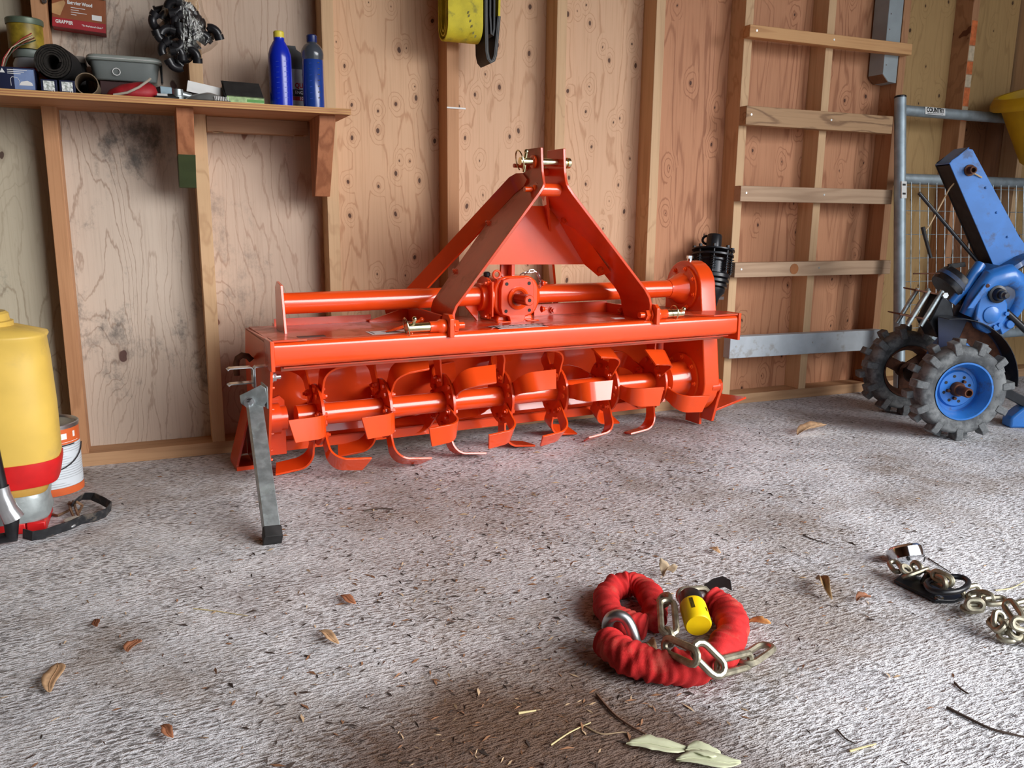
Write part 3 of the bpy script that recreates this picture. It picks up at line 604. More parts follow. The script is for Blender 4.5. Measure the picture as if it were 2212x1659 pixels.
lb = obj('serial_plate', MB().box(.085, .16, -.312, -.285, .4374, .4382), mat('dark_serial_plate', (.03, .025, .022), .4), tl)
lb = obj('small_label', MB().box(1.13, 1.17, -.295, -.27, .4374, .438), WHITE, tl)
obj('small_label', MB().box(.47, .487, -.12, -.09, .4374, .438), WHITE, tl)
# reflector stickers / foil on the inside of the rear board are part of the paint: none

# ================================================================== PTO SHAFT leaning in the stud bay
b0, b1 = V(2.195, -.115, .0), V(2.314, .002, .70)
pd = (b1 - b0).normalized(); pl = (b1 - b0).length
px_ = thing('pto_shaft', 'black drive shaft with spring friction clutch leaning on the wall behind orange tiller', 'drive shaft', b0)
MP = Matrix.Translation(Vector((0, 0, 0))) @ pd.to_track_quat('Z', 'Y').to_matrix().to_4x4()
def P_(name, m, mt, par=None, **k): return obj(name, m.xf(MP), mt, par or px_, **k)
P_('lower_yoke', MB().box(-.028, -.016, -.022, .022, .02, .075).box(.016, .028, -.022, .022, .02, .075).cyl((-.03, 0, .045), (.03, 0, .045), .014, n=14).lathe([(.03, .07), (.03, .10), (.024, .11)], n=20), BLACK_STEEL, bev=.002)
P_('lower_hub', MB().lathe([(.02, .012), (.024, .016), (.024, .04), (.012, .05)], n=20), BLACK_STEEL)
P_('shield_tube', MB().lathe([(.05, .11), (.052, .15), (.03, .17), (.028, .44), (.03, .45)], n=28), BLACK)
P_('shield_bell', MB().lathe([(.034, .44), (.04, .47), (.058, .49), (.06, .505), (.056, .508), (.067, .512), (.067, .522), (.06, .526), (.071, .53), (.071, .54), (.064, .544), (.075, .548), (.075, .56), (.07, .565)], n=32), BLACK)
P_('clutch_housing', MB().lathe([(.045, .56), (.06, .562), (.06, .61), (.066, .615), (.066, .622)], n=28), BLACK_STEEL)
P_('pressure_plate', MB().lathe([(.03, .634), (.082, .634), (.082, .641), (.03, .641)], n=36), BLACK_STEEL)
P_('pressure_plate', MB().lathe([(.03, .652), (.076, .652), (.084, .655), (.084, .66), (.03, .662)], n=36), BLACK_STEEL)
for i in range(8):
    a = 2 * PI * i / 8 + .2; x, y = .074 * math.cos(a), .074 * math.sin(a)
    co = [V(x + .0085 * math.cos(t * 2 * PI), y + .0085 * math.sin(t * 2 * PI), .572 + .056 * t / 6) for t in [q / 8 for q in range(49)]]
    P_('clutch_spring', MB().tube(co, .0024, 6), BLACK_STEEL)
    P_('clutch_bolt', MB().cyl((x, y, .565), (x, y, .668), .0035, n=8).hexa((x, y, .662), (x, y, .672), .0075), BLACK_STEEL)
P_('upper_hub', MB().lathe([(.03, .66), (.03, .715), (.026, .722), (.018, .722), (.018, .69)], n=24).tube([V(.03 + .016 * math.cos(t), .0, .70 + .016 * math.sin(t)) for t in [2 * PI * q / 14 for q in range(14)]], .005, 8, True), BLACK_STEEL)
P_('sticker', MB().obox((-.035, -.058, .478), (.016, -.009, 0), (0, .0003, 0), (0, 0, .006)), WHITE)
# ================================================================== WALKING TRACTOR
tr = thing('walking_tractor', 'old blue two-wheel walking tractor with lugged tyres in the right corner', 'tractor', (2.98, -.56, 0), math.atan2(-.36, .933))
def wheel(v, sg):
    c = V(-.05, v, .178)
    ty = obj('tyre', MB().lathe([(.098, -.034), (.108, -.045), (.125, -.051), (.143, -.05), (.153, -.042), (.157, -.02), (.158, 0), (.157, .02), (.153, .042), (.143, .05), (.125, .051), (.108, .045), (.098, .034), (.098, -.034)], (0, 0, 0), (0, 1, 0), 48, caps=False), RUBBER, tr, 0, 50)
    ty.location = c
    ex = None
    for s_ in (-1, 1):
        for i in range(11):
            a = 2 * PI * (i + (.5 if s_ > 0 else 0)) / 11 + .3
            if ex is None:
                m = MB().prism([(-.002, .150), (-.002, .181), (-.05, .178), (-.054, .165), (-.052, .132), (-.046, .14)], (-.013, 0, 0), (0, 1, 0), (0, 0, 1), (1, 0, 0), .026)
                q = obj('tread_lug', m, RUBBER, ty, .003); ex = q
            else: q = dup(ex, ty)
            q.rotation_euler = (0, a, 0) if s_ < 0 else (0, a, PI)
            if s_ > 0: q.rotation_mode = 'ZXY'; q.rotation_euler = Matrix.Rotation(a, 4, 'Y').to_3x3().to_4x4().__matmul__(Matrix.Rotation(PI, 4, 'Z')).to_euler('ZXY')
    rm = TBLUE if sg < 0 else RUST
    ri = obj('rim', MB().lathe([(.104, -.046), (.1, -.04), (.096, -.03), (.086, -.012), (.083, .0), (.083, .02), (.1, .042), (.098, .046), (.08, .02), (.079, 0), (.082, -.014), (.092, -.034), (.098, -.046), (.104, -.046)], c, (0, 1, 0), 44, caps=False), rm, tr)
    if sg < 0:
        dk = MB().lathe([(.084, .012), (.068, .012), (.062, .004), (.0001, .004)], c, (0, 1, 0), 36, caps=False).lathe([(.084, .017), (.0001, .017)], c, (0, 1, 0), 36, caps=False)
        d_ = obj('wheel_disc', dk, TBLUE, tr)
        for i in range(8):
            a = 2 * PI * (i + .35) / 8; p = c + V(.047 * math.cos(a), .0028, .047 * math.sin(a))
            obj('lug_hole', MB().cyl(p, p + V(0, .002, 0), .0055, n=10), BLACK_M, d_)
        for a in (.9, 3.3, 4.5): p = c + V(.034 * math.cos(a), .004, .034 * math.sin(a)); obj('wheel_bolt', MB().hexa(p, p - V(0, .012, 0), .006), RUST, d_)
        obj('axle_hub', MB().lathe([(.026, .01), (.026, -.01), (.022, -.018)], c, (0, 1, 0), 20).lathe([(.017, -.015), (.017, -.07), (.0145, -.074), (.011, -.074), (.011, -.05)], c, (0, 1, 0), 20), RUST, tr)
    else:
        m = MB()
        for i in range(3):
            a = 2 * PI * i / 3 + .6; m.obox(c + V(.05 * math.cos(a), .0, .05 * math.sin(a)), V(.035 * math.cos(a), 0, .035 * math.sin(a)), V(0, .004, 0), V(-.022 * math.sin(a), 0, .022 * math.cos(a)))
        obj('wheel_spider', m.lathe([(.03, -.02), (.03, .02)], c, (0, 1, 0), 20), RUST, tr)
wheel(-.19, -1); wheel(.19, 1)
obj('axle', MB().cyl((-.05, -.2, .178), (-.05, .2, .178), .016, n=16).cyl((-.05, -.12, .178), (-.05, .12, .178), .04, n=20), BLACK_STEEL, tr)
obj('gear_case', MB().tube([(.165, 0, .60), (.158, 0, .57), (.145, 0, .52), (.115, 0, .46), (.07, 0, .38), (.01, 0, .27), (-.05, 0, .178)], [.078, .092, .1, .092, .066, .055, .062], 28, sq=1.0, ref=(0, 1, 0)), TBLUE_D, tr)
obj('case_lower', MB().prism([(-.11, .14), (.0, .13), (.13, .36), (.06, .43), (-.04, .30)], (0, -.045, 0), (1, 0, 0), (0, 0, 1), (0, 1, 0), .09), TBLUE, tr, .012)
cdv = V(-.508, 0, .861); cn = V(.861, 0, .508)
b_ = V(.172, 0, .607)
obj('case_flange', MB().lathe([(.09, -.012), (.094, -.01), (.094, .008), (.08, .016), (.06, .02)], b_, cdv, 36), TBLUE_D, tr)
obj('flange_seal', MB().lathe([(.0935, -.016), (.0955, -.0155), (.0955, -.0125), (.0935, -.012)], b_, cdv, 36), BLACK_M, tr)
# upright column: a channel open to the left
cp = lambda a, b, z: b_ + cn * a + cdv * z + V(0, b, 0)
def slab(c0, c1, hw, name, m, bev=.002):
    return None
up = MB()
prof = [(-.05, 0), (.055, -.03), (.085, .03), (.075, .08), (.048, .445), (.035, .455), (-.035, .448), (-.045, .44)]
up.prism([(a, z) for a, z in prof], b_ + V(0, -.048, 0), cn, cdv, V(0, 1, 0), .004)
obj('column_back', MB().prism([(a, z) for a, z in prof], b_ + V(0, .044, 0), cn, cdv, V(0, 1, 0), .004), BLACK_M, tr)
up.prism([(.085, .03), (.075, .08), (.048, .445), (.044, .445), (.071, .08), (.08, .03)], b_ + V(0, -.045, 0), cn, cdv, V(0, 1, 0), .09)
up.prism([(-.045, .44), (.04, .455), (.04, .459), (-.045, .444)], b_ + V(0, -.048, 0), cn, cdv, V(0, 1, 0), .096)
uc = obj('steering_column', up, TBLUE, tr, .0015)
obj('column_fill', MB().prism([(-.046, .03), (.03, .03), (.012, .43), (-.043, .435)], b_ + V(0, -.0435, 0), cn, cdv, V(0, 1, 0), .087), BLACK_M, uc)  # solid black block fills the channel to make its open inside dark
pc = b_ + cn * .008 + cdv * .385
obj('pivot_bush', MB().lathe([(.02, 0), (.02, .006), (.0001, .006)], pc + V(0, -.047, 0), (0, -1, 0), 20, caps=False).lathe([(.0125, 0), (.0125, .028), (.008, .028), (.008, .01)], pc + V(0, -.047, 0), (0, -1, 0), 18), RUST, uc)
for z in (.1, .2, .30): q = b_ + cn * .035 + cdv * z + V(0, -.0485, 0); obj('rivet', MB().ball(tuple(q), .0045, 5), TBLUE, uc)
# side cover with shaft and round boss
cv = [(.045, .40), (.06, .365), (.10, .345), (.145, .36), (.165, .41), (.16, .455), (.13, .50), (.115, .53), (.08, .535), (.06, .50), (.05, .455)]
sc_ = obj('side_cover', MB().prism(cv, (-.012, -.108, .02), (1, 0, 0), (0, 0, 1), (0, 1, 0), .035), TBLUE, tr, .006)
obj('cover_boss', MB().lathe([(.031, 0), (.031, .004), (.028, .006), (.0001, .006)], (.092, -.108, .435), (0, -1, 0), 28, caps=False), TBLUE, sc_)
obj('drive_stub', MB().lathe([(.032, 0), (.032, .012), (.024, .014), (.02, .03), (.02, .032)], (.10, -.108, .51), (0, -1, 0), 22).lathe([(.015, .02), (.015, .05), (.011, .052), (.009, .065)], (.10, -.108, .51), (0, -1, 0), 18).box(.066, .074, -.118, -.11, .505, .52), BLACK_STEEL, sc_)
for x, z in ((.135, .38), (.155, .42), (.055, .39), (.118, .372)): q = V(x - .01, -.108, z + .02); obj('cover_bolt', MB().hexa(q, q - V(0, .009, 0), .008), TBLUE, sc_)
obj('upper_cowl', MB().tube([(.03, -.06, .43), (.05, -.075, .50), (.09, -.082, .56), (.15, -.08, .575), (.2, -.07, .545), (.215, -.06, .48), (.2, -.055, .42)], [.028, .034, .04, .042, .04, .034, .02], 14), TBLUE, tr)
obj('shift_arm', MB().obox((.035, -.112, .502), V(.013, 0, -.0).normalized() * .012, (0, .004, 0), V(.028, 0, .045)), TBLUE, tr, .003)
obj('shift_pivot', MB().cyl((.06, -.118, .54), (.06, -.106, .54), .007, n=12), RUST, tr)
# drum and hitch frame at the left
obj('clutch_drum', MB().lathe([(.03, -.03), (.07, -.03), (.074, -.02), (.074, .02), (.07, .03), (.02, .03)], (.005, .01, .53), V(-.75, 0, -.66), 32), BLACK_STEEL, tr)
obj('drum_band', MB().lathe([(.0755, -.008), (.0755, .008)], (.005, .01, .53), V(-.75, 0, -.66), 32), TBLUE_D, tr)
obj('intake_tube', MB().tube([(-.02, -.04, .47), (.02, -.05, .53), (.055, -.04, .585), (.075, -.03, .61)], [.016, .018, .02, .02], 12), TBLUE, tr)
obj('brake_lever', MB().obox((.005, .0, .605), (.03, 0, .004), (0, .006, 0), (-.002, 0, .008)).obox((-.02, 0, .597), (.006, 0, -.006), (0, .006, 0), (.004, 0, .008)), BLACK_M, tr)
for (x0, z0, x1, z1) in ((-.165, .515, -.055, .495), (-.215, .425, -.10, .405)):
    obj('frame_plate', MB().prism([(0, -.05), (.02, -.045), (.112, -.05), (.112, .05), (.04, .05), (.02, .02), (0, .045), (.03, 0)], (x0, 0, z0), V(x1 - x0, 0, z1 - z0).normalized(), (0, 1, 0), V(-(z1 - z0), 0, x1 - x0).normalized(), .006), RUST, tr, .001)
for x, y in ((-.115, -.04), (-.068, -.045), (-.115, .04), (-.07, .045)):
    obj('frame_rod', MB().cyl((x + .005, y, .515), (x - .062, y, .385), .0085, n=12), GALV, tr)
obj('frame_mount', MB().prism([(-.06, .50), (-.025, .47), (-.0, .39), (-.06, .34), (-.10, .40)], (0, -.05, 0), (1, 0, 0), (0, 0, 1), (0, 1, 0), .1), BLACK_STEEL, tr, .004)
obj('frame_bolt', MB().hexa((-.06, -.052, .50), (-.06, -.066, .50), .011).hexa((-.045, -.052, .39), (-.045, -.064, .39), .012), STEEL, tr)
obj('feeler_rod', MB().cyl((-.055, .0, .575), (-.145, .02, .572), .0028, n=8), RUST, tr)
obj('axle_bracket', MB().prism([(-.115, .24), (-.085, .275), (-.02, .27), (.03, .33), (.06, .30), (-.02, .17), (-.08, .16)], (0, -.085, 0), (1, 0, 0), (0, 0, 1), (0, 1, 0), .02), TBLUE, tr, .004)
obj('bracket_boss', MB().lathe([(.016, 0), (.016, .01), (.0001, .01)], (-.088, -.085, .255), (0, -1, 0), 18, caps=False), TBLUE, tr)
# mud guard over the near wheel
fa = [math.radians(a) for a in range(98, -3, -7)]
fc = V(-.05, 0, .178)
obj('mudguard', MB().strap([fc + V(.247 * math.cos(a), -.11, .247 * math.sin(a)) for a in fa], (0, .08, 0), .0025), BLACK_STEEL, tr)
gp_ = [(.246 * math.cos(a), .246 * math.sin(a)) for a in fa] + [(.10 * math.cos(a), .10 * math.sin(a)) for a in fa[::-1]]
gs = obj('guard_skirt', MB().prism(gp_, fc + V(0, -.074, 0), (1, 0, 0), (0, 0, 1), (0, 1, 0), .003), mat('dark_blue_enamel', srgb(20, 30, 62), .4, 0, .2, 20), tr)
fb_ = [math.radians(a) for a in range(72, 22, -6)]
obj('rust_patch', MB().prism([(.24 * math.cos(a), .24 * math.sin(a)) for a in fb_] + [(.17 * math.cos(a), .17 * math.sin(a)) for a in fb_[::-1]], fc + V(0, -.0748, 0), (1, 0, 0), (0, 0, 1), (0, 1, 0), .0006), RUST, gs)
# rods and levers
obj('handle_rod', MB().tube([(-.165, 0, .864), (-.03, 0, .73), (.105, 0, .597)], .0065, 10), BLACK_STEEL, tr)
obj('lever', MB().tube([(-.137, .0, .742), (-.128, 0, .715), (-.095, 0, .632)], [.008, .0065, .006], 8), BLACK_M, tr)
obj('cord', MB().tube([(.03, -.05, .918), (-.0, -.055, .931), (-.035, -.03, .925), (-.06, -.01, .88), (-.09, 0, .80), (-.115, 0, .745), (-.13, 0, .725)], .0028, 6), mat('pale_cord', srgb(190, 165, 130), .8), tr)
obj('stay_bar', MB().cyl((.15, -.10, .445), (.34, -.10, .292), .0125, n=14), BLACK_STEEL, tr)
obj('hitch_clevis', MB().prism([(.15, .36), (.19, .39), (.2, .43), (.17, .44), (.13, .40)], (0, -.095, 0), (1, 0, 0), (0, 0, 1), (0, 1, 0), .03).cyl((.17, -.105, .40), (.17, -.06, .40), .016, n=16), TBLUE, tr, .003)
obj('tool_bar', MB().obox((.25, -.03, .125), V(.17, 0, -.085), (0, .012, 0), V(.008, 0, .016)), BLACK_STEEL, tr, .002)
obj('tool_foot', MB().prism([(.25, .0), (.42, .0), (.42, .10), (.36, .11), (.29, .075), (.25, .04)], (0, -.06, 0), (1, 0, 0), (0, 0, 1), (0, 1, 0), .06), TBLUE, tr, .008)
# ================================================================== GATE leaning on the studs
gt = thing('farm_gate', 'galvanised pipe farm gate with wire mesh leaning against the wall behind blue tractor', 'gate', (3.19, -.19, 0), 0)
gt.rotation_euler = (-math.atan2(.155, 1.268), 0, 0)
GH = 1.278; GL = 1.40
def pipe(a, b, r=.0225, name='gate_pipe', m=GALV_PIPE, n=20): return obj(name, MB().cyl(a, b, r, n=n), m, gt)
po = pipe((0, 0, 0.0), (0, 0, GH), .0235, 'gate_post'); obj('post_cap', MB().lathe([(.0245, 0), (.0245, .006), (.021, .009)], (0, 0, GH), (0, 0, 1), 20), BLACK_STEEL, po)
pipe((GL, 0, 0.0), (GL, 0, GH), .0235, 'gate_post')
for z in (1.228, .945, .262): pipe((0.01, 0, z), (GL - .01, 0, z), .022, 'gate_rail')
vw = hw = None
for i in range(27):
    x = .05 + i * .05
    if vw is None: vw = obj('mesh_wire', MB().cyl((0, -.014, .27), (0, -.014, .955), .0019, n=6), GALV, gt); q = vw
    else: q = dup(vw, gt)
    q.location = (x, 0, 0)
for i in range(7):
    z = .31 + i * .1
    if hw is None: hw = obj('mesh_wire', MB().cyl((.0, -.0105, 0), (GL, -.0105, 0), .0019, n=6), GALV, gt); q = hw
    else: q = dup(hw, gt)
    q.location = (0, 0, z)
ct = obj('gate_sticker', MB().box(.118, .235, -.0236, -.0226, 1.213, 1.243), WHITE, gt)
text('lettering', 'COUNTRY', .026, (.1765, -.0242, 1.231), (PI / 2, 0, 0), INK, ct, 'CENTER', .82, .0012)
obj('sticker_print', MB().box(.13, .222, -.0240, -.0237, 1.2165, 1.2185), INK, ct)
st2 = obj('post_sticker', MB().prism([(-.017, .86), (.012, .86), (.012, .93), (-.017, .93)], (0, -.0245, 0), (1, 0, 0), (0, 0, 1), (0, 1, 0), .004), WHITE, gt)
for z in (.875, .912): obj('sticker_print', MB().box(-.012, .006, -.0249, -.0246, z, z + .008), INK, st2)
# ================================================================== KNAPSACK SPRAYER (partly outside the frame)
sy = thing('knapsack_sprayer', 'yellow and red plastic knapsack sprayer at the left edge, base wrapped in duct tape', 'sprayer', (-.155, -.47, 0), 0)
def sup(levels, n=40, p=3.2):
    vs, fs = [], []
    for (hx, hy, z, cx, cy) in levels:
        for j in range(n):
            a = 2 * PI * j / n; c, s = math.cos(a), math.sin(a)
            vs.append((cx + hx * abs(c) ** (2 / p) * (1 if c >= 0 else -1), cy + hy * abs(s) ** (2 / p) * (1 if s >= 0 else -1), z))
    for i in range(len(levels) - 1):
        for j in range(n): fs.append((i * n + j, i * n + (j + 1) % n, (i + 1) * n + (j + 1) % n, (i + 1) * n + j))
    fs.append(tuple(range(n))[::-1]); fs.append(tuple(range((len(levels) - 1) * n, len(levels) * n)))
    return MB().add(vs, fs)
obj('tank', sup([(.165, .10, .172, 0, 0), (.168, .102, .18, 0, 0), (.168, .102, .30, 0, 0), (.164, .1, .42, 0, 0), (.160, .098, .468, 0, 0), (.165, .102, .476, 0, 0), (.163, .1, .482, 0, 0), (.10, .07, .50, -.0, 0), (.07, .06, .505, 0, 0)]), YEL_TANK, sy, 0, 60)
obj('filler_neck', MB().lathe([(.075, .495), (.075, .512), (.068, .514), (.066, .53), (.06, .535)], (.02, 0, 0), (0, 0, 1), 36), YEL_TANK, sy)
obj('tank_emblem', MB().lathe([(.062, 0), (.062, .001), (.056, .001), (.056, 0)], (.0, -.1018, .35), (0, -1, 0), 36, caps=False), mat('moulded_yellow', srgb(214, 176, 66), .4), sy)
obj('tank_screw', MB().lathe([(.01, 0), (.01, .004), (.004, .005)], (.038, -.1015, .335), (0, -1, 0), 14), RUST, sy)
obj('base_skirt', sup([(.158, .095, .115, 0, 0), (.162, .098, .125, 0, 0), (.170, .104, .165, 0, 0), (.170, .104, .176, 0, 0)]), RED_P, sy, 0, 50)
obj('taped_leg', sup([(.132, .085, .028, 0, 0), (.136, .088, .035, 0, 0), (.131, .086, .06, 0, 0), (.135, .088, .085, 0, 0), (.132, .085, .095, 0, 0)], 40, 5), TAPE, sy, 0, 60)
obj('sponge_pad', sup([(.134, .088, .0955, 0, 0), (.138, .09, .105, 0, 0), (.136, .089, .116, 0, 0), (.12, .08, .122, 0, 0)], 40, 5), mat('ochre_foam', srgb(172, 132, 58), .8, 0, .15, 20), sy, 0, 60)
obj('foot', MB().box(-.13, .085, -.082, .082, 0, .0285), RED_P, sy, .004); obj('foot', MB().box(.086, .128, -.086, .07, 0, .0285), RED_P, sy, .004)
obj('hose_nipple', MB().cyl((.0, -.11, .135), (.042, -.112, .137), .005, n=10), YEL, sy)
lx = .045
lv = obj('pump_lever', MB().tube([(-.02 + lx, -.14, .016), (.018 + lx, -.145, .02), (.022 + lx, -.148, .06), (.008 + lx, -.148, .14), (-.0 + lx, -.148, .26), (-.008 + lx, -.148, .35)], [.012, .016, .017, .0155, .014, .014], 14), BLACK, sy)
obj('lever_tape', MB().tube([(.028 + lx, -.148, .065), (.018 + lx, -.149, .09), (.010 + lx, -.149, .125), (.008 + lx, -.149, .145)], [.024, .021, .0185, .018], 14, caps=False), mat('shiny_silver_tape', (.62, .64, .66), .25, .8, .1, 40), sy)
obj('lever_bolt', MB().hexa((lx - .008, -.158, .335), (lx - .008, -.172, .335), .014), STEEL, sy)
# ================================================================== PAINT CAN
pcn = thing('paint_can', 'white and orange paint can with wire handle behind the yellow sprayer', 'paint can', (-.05, -.205, 0), 0)
def printed(name, base, ink, axis_scale=(60, 60, 330)):
    t = NT(name); co = t.coord()
    w = t.noise(t.coord((8, 8, 300)), 1.0, 0); ln = t.mr(t.math('PINGPONG', t.math('MULTIPLY', t.n('ShaderNodeSeparateXYZ', {0: co}).outputs[2], 150.0), .5), .3, .42)
    gate = t.mr(t.noise(t.coord((14, 14, 40)), 1.0, 1), .42, .5)
    t.put(t.b, 'Base Color', t.mix(t.math('MULTIPLY', t.math('MULTIPLY', ln, gate), .5), c4(base), c4(ink))); t.put(t.b, 'Roughness', .4)
    return t.mat
OR_L = mat('orange_label', srgb(205, 96, 48), .4, 0, .05)
cb = obj('can_body', MB().lathe([(.080, 0), (.0835, .003), (.0835, .022), (.0828, .022), (.0828, .19), (.0845, .191), (.0845, .197), (.082, .199), (.078, .196), (.076, .19), (.0001, .19)], n=48, caps=False), mat('can_tinplate', (.5, .5, .5), .3, .9), pcn)
obj('can_label', MB().lathe([(.0831, .024), (.0831, .143)], n=48, caps=False), printed('fine_print', srgb(206, 214, 220), srgb(90, 96, 104)), pcn)
obj('orange_band', MB().lathe([(.0832, .1432), (.0832, .186)], n=48, caps=False), OR_L, pcn); obj('orange_band', MB().lathe([(.0839, .003), (.0839, .0238)], n=48, caps=False), OR_L, pcn)
obj('lid', MB().lathe([(.0001, .1905), (.06, .1905), (.066, .194), (.07, .194), (.072, .1905)], n=48, caps=False), mat('lid_steel', (.42, .42, .4), .35, .8), pcn)
def onc(a, z, r=.0836): return V(r * math.sin(a), -r * math.cos(a), z)
for a0, a1, z0, z1, m in ((.55, .75, .158, .174, WHITE), (1.0, 1.1, .16, .176, WHITE), (.35, 1.25, .1485, .1495, WHITE), (.5, 1.05, .139, .1425, INK), (-.2, .6, .133, .1345, INK)):
    k = 8; vs = [onc(a0 + (a1 - a0) * i / k, z) for i in range(k + 1) for z in (z0, z1)]
    obj('label_mark', MB().add(vs, [(2 * i, 2 * i + 2, 2 * i + 3, 2 * i + 1) for i in range(k)]), m, pcn)
obj('wire_handle', MB().tube([onc(-1.5 + 3.0 * i / 20, .135 - .062 * math.sin(PI * i / 20) ** .8, .0862 + .004 * math.sin(PI * i / 20)) for i in range(21)], .0016, 6), BLACK_STEEL, pcn)
# ================================================================== strap and twine on the floor
ws = thing('webbing_strap', 'black webbing shoulder strap looped on the floor beside the sprayer', 'strap', (0, 0, 0))
ws.location = (.05, -.45, 0)
def rel(p, o): return Vector(p) - Vector(o)
O_ = V(.05, -.45, 0)
def fz(x, y, z=0): return at_z(x, y, z) - O_
W_STRAP = mat('black_webbing', (.02, .021, .024), .55, 0, .3, 60, dirt=(.16, .13, .1), dirt_amt=.25, dscale=30)
pts = [fz(50, 1152, .014), fz(70, 1158, .014), fz(98, 1153, .014), fz(120, 1145, .016), fz(150, 1135, .016), fz(178, 1122, .016), fz(205, 1117, .016), fz(228, 1108, .016), fz(240, 1093, .018), fz(222, 1082, .02), fz(200, 1072, .024), fz(180, 1072, .026), fz(165, 1082, .022), fz(152, 1095, .016)]
obj('webbing', MB().strap(pts, [V(.004, -.010, .026)] * 9 + [V(.012, -.02, .024)] * 5, .0022), W_STRAP, ws)
obj('foil_tape', MB().ball(tuple(fz(140, 1137, .010)), .016, 8, (1.5, .7, .45)), mat('foil_tape', (.6, .62, .63), .3, .7, .2, 80, bump=.8, bscale=90), ws)
obj('foil_tape', MB().ball(tuple(fz(160, 1122, .008)), .018, 8, (1.4, .9, .4)), mat('white_rag', srgb(190, 186, 172), .8, 0, .2, 50, bump=.8, bscale=120), ws)
tw = mat('brown_twine', srgb(112, 84, 62), .85)
for a in ([(150, 1085, .004), (152, 1100, .02), (160, 1118, .004)], [(158, 1083, .01), (164, 1100, .022), (172, 1120, .004)], [(148, 1088, .016), (166, 1084, .026), (178, 1092, .012), (170, 1108, .01)], [(108, 1110, .004), (125, 1114, .006), (150, 1102, .006)]):
    obj('twine', MB().tube([fz(*q) for q in a], .0035, 6), tw, ws)
# ================================================================== THINGS ON THE SHELF  (top of the board at z = 1.0735)
SZ = 1.0738
def X(px, py, Y): return at_y(px, py, Y).x
def Zp(px, py, Y): return at_y(px, py, Y).z
DKBLUE = mat('navy_carton', srgb(28, 34, 62), .35, 0, .1, 20)
# navy carton
bx = thing('carton', 'navy carton with white triangle mark at the shelf left end', 'box', (-.06, -.13, SZ))
obj('carton_body', MB().box(-.075, .068, -.045, .045, 0, .058), DKBLUE, bx, .0015)
obj('carton_front', MB().box(.02, .066, -.0456, -.0451, .004, .054), mat('pale_blue_print', srgb(120, 140, 180), .4), bx)
obj('triangle_mark', MB().prism([(-.006, 0), (.006, 0), (0, .011)], (-.005, -.0458, .043), (1, 0, 0), (0, 0, 1), (0, 1, 0), .0005), WHITE, bx)
for i, w in enumerate((.045, .038, .03)): obj('print_line', MB().box(.006, .006 + w, -.0458, -.0455, .0505 - i * .0045, .0520 - i * .0045), WHITE, bx)
obj('print_outline', MB().tube([V(.012 + x, -.0458, .012 + z) for x, z in ((0, 0), (0, .018), (.004, .022), (.016, .02), (.02, .012), (.02, .002))], .0006, 6), WHITE, bx)
obj('print_sedan', MB().prism([(0, 0), (.032, 0), (.03, .007), (.02, .012), (.006, .009)], (.03, -.0462, .014), (1, 0, 0), (0, 0, 1), (0, 1, 0), .0006), WHITE, bx)
# tall tin with straps
tn = thing('round_tin', 'mustard and green round tin standing on the jar at the far left of the shelf', 'tin', (-.022, .0, SZ + .128))
tn.rotation_euler = (0, 0, .2)
obj('tin_body', MB().lathe([(.044, 0), (.044, .066)], n=36), mat('mustard_print', srgb(150, 128, 40), .45, 0, .35, 40), tn)
obj('tin_rim', MB().lathe([(.046, .064), (.047, .068), (.047, .078), (.044, .081)], n=36), mat('grey_green_lid', srgb(96, 110, 92), .4, .2), tn)
sb_ = thing('ribbon_bundle', 'red and cream ribbons drooping over the shelf jar', 'ribbon', (-.06, -.02, SZ + .06))
o_ = V(-.06, -.02, SZ + .06)
for k, (c, off) in enumerate(((srgb(170, 40, 40), 0), (srgb(196, 176, 150), .012), (srgb(120, 50, 44), -.012), (srgb(60, 80, 60), .02))):
    pts = [at_y(3 + k * 2, 148, -.09) - o_, at_y(8 + k * 3, 125, -.085) - o_, at_y(22 + k * 4, 105 - off * 300, -.08) - o_, at_y(45 + k * 4, 85 + k * 3, -.075) - o_, at_y(68 + k * 3, 72 + k * 5, -.07) - o_]
    obj('ribbon', MB().strap(pts, (.0, .012, .004), .002), mat('ribbon_%s' % 'abcd'[k], c, .7), sb_)
# glass jar
jr = thing('jar', 'clear jar with red and yellow label and grey lid on the shelf', 'jar', (-.018, .0, SZ))
obj('jar_glass', MB().lathe([(.039, 0), (.042, .006), (.042, .09), (.036, .104), (.036, .108)], n=32), mat('jar_plastic', (.30, .31, .32), .15, 0, .05, coat=.4), jr)
obj('jar_label', MB().lathe([(.0424, .03), (.0424, .078)], n=32, caps=False), mat('red_yellow_label', srgb(176, 62, 30), .4, 0, .5, 55), jr)
obj('label_swoosh', MB().add([V(.0427 * math.sin(a), -.0427 * math.cos(a), z) for a in [-.9 + .2 * i for i in range(10)] for z in (.036, .048 + .008 * math.sin(a * 2))], [(2 * i, 2 * i + 2, 2 * i + 3, 2 * i + 1) for i in range(9)]), mat('yellow_print', srgb(214, 176, 40), .4), jr)
obj('jar_lid', MB().lathe([(.039, .106), (.040, .108), (.040, .124), (.037, .127)], n=32), mat('grey_lid', srgb(120, 130, 124), .45), jr)
# two little packs
for px, lab in ((107, 'small dark pack with white print under the black roll, first of two'), (146, 'small dark pack with green and white print under the black roll, nearer the cardboard tube')):
    x = X(px, 180, -.15); q = thing('blister_pack', lab, 'pack', (x, -.14, SZ), 0, 'small packs under the roll')
    obj('pack_body', MB().box(-.019, .019, -.03, .03, 0, .034), DKBLUE, q, .001)
    obj('pack_print', MB().box(-.013, .013, -.0306, -.0301, .006, .03), mat('pack_print_%d' % px, (.6, .7, .62), .35, 0, .6, 160), q)
    obj('price_dot', MB().lathe([(.004, 0), (.004, .0006), (.0025, .0006), (.0025, 0)], (.009, -.0308, .006), (0, -1, 0), 12, caps=False), WHITE, q)
